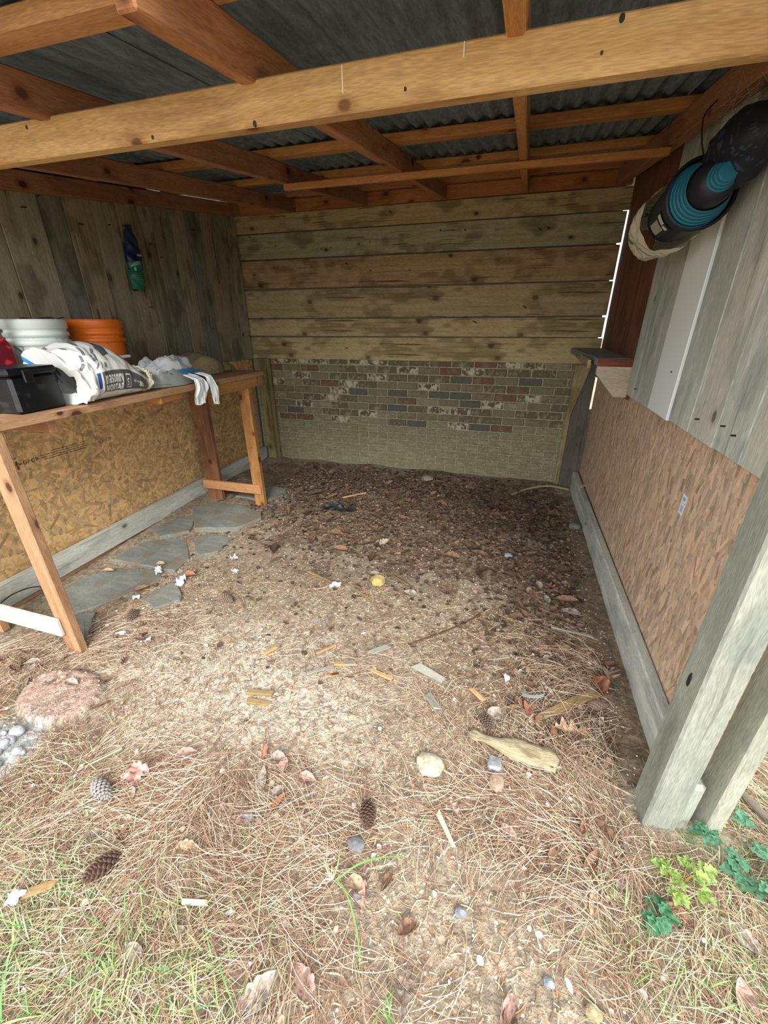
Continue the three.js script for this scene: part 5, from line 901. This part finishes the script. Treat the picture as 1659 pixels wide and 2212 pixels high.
const flakeG = []; for (let i = 0; i < 5; i++) flakeG.push(leafGeo(['oval', 'long', 'serr'][i % 3], rr(0.02, 0.05), rr(0.012, 0.026), rr(0.1, 0.6), rr(0, 0.5), 40 + i, 6, 2).deleteAttribute('uv'));
scatter('leaf_fragments', 'broken dark leaf fragments over the shed floor', 'leaf litter', flakeG, mat({ color: 0xffffff, roughness: 0.9, side: THREE.DoubleSide }), 6500, () => { const [x, z] = spot(HUMUS, 0.02, -2.0, 0.58, -3.88, -1.1); return { x, z, yaw: rr(0, 6.28), rz: rr(-0.35, 0.35), rx: rr(-0.35, 0.35), dy: rr(0.001, 0.008), k: rr(0.5, 1.3) }; }, [[104, 84, 68], [86, 68, 54], [128, 104, 84], [70, 56, 46], [146, 122, 100]]);
scatter('leaf_fragments', 'small pale leaf and bark flakes in the foreground', 'leaf litter', flakeG, mat({ color: 0xffffff, roughness: 0.9, side: THREE.DoubleSide }), 1500, () => { const [x, z] = spot(NEEDLE, 0.2, -2.1, 1.2, -1.6, 0.1); return { x, z, yaw: rr(0, 6.28), rz: rr(-0.35, 0.35), rx: rr(-0.35, 0.35), dy: rr(0.001, 0.012), k: rr(0.3, 0.8) }; }, [[170, 146, 124], [196, 176, 150], [150, 116, 92], [206, 200, 190], [120, 94, 76]]);
const gravG = [rockGeo(0.004, 0.003, 0.004, 901, 0), rockGeo(0.005, 0.003, 0.0035, 903, 0), rockGeo(0.0035, 0.0028, 0.005, 905, 0)];
gravG.forEach((g) => g.deleteAttribute('uv'));
scatter('gravel', 'fine gravel crumbs on the dirt', 'gravel', gravG, mat({ color: 0xffffff, roughness: 1 }), 14000, () => { const z = rr(-3.8, 0.1), x = rr(-2.0, 0.58); return { x, z, yaw: rr(0, 6.28), dy: 0.0005, k: rr(0.25, 1.15) ** 1.4 }; }, [[190, 180, 162], [160, 146, 128], [130, 114, 98], [214, 206, 192], [226, 222, 214]]);
const blG = [bladeGeo(0.06, 0.0024, 0.7), bladeGeo(0.045, 0.002, 1.0), bladeGeo(0.075, 0.0026, 0.5)].map((g) => g.deleteAttribute('uv'));
const GRASS = [[-0.95, -0.2, 0.32, 0.16, 1.3], [-0.6, -0.3, 0.2, 0.14, 0.6], [0.55, -0.62, 0.2, 0.14, 0.6], [0.75, -0.75, 0.15, 0.2, 0.9], [-1.3, -0.3, 0.3, 0.3, 0.5], [1.1, -1.1, 0.4, 0.4, 0.7]];
scatter('grass_blades', 'scattered short grass blades among the needles', 'grass', blG, new THREE.MeshStandardMaterial({ color: 0xffffff, roughness: 0.7, side: THREE.DoubleSide }), 4600, () => { const [x, z] = spot(GRASS, 0.008, -1.6, 1.4, -1.2, 0.2); return { x, z, yaw: rr(0, 6.28), rz: rr(-0.1, 0.7), dy: 0.002, k: rr(0.5, 1.1) }; }, [[150, 184, 118], [174, 198, 138], [196, 200, 154], [128, 164, 104]]);
renderer.render(scene, camera);
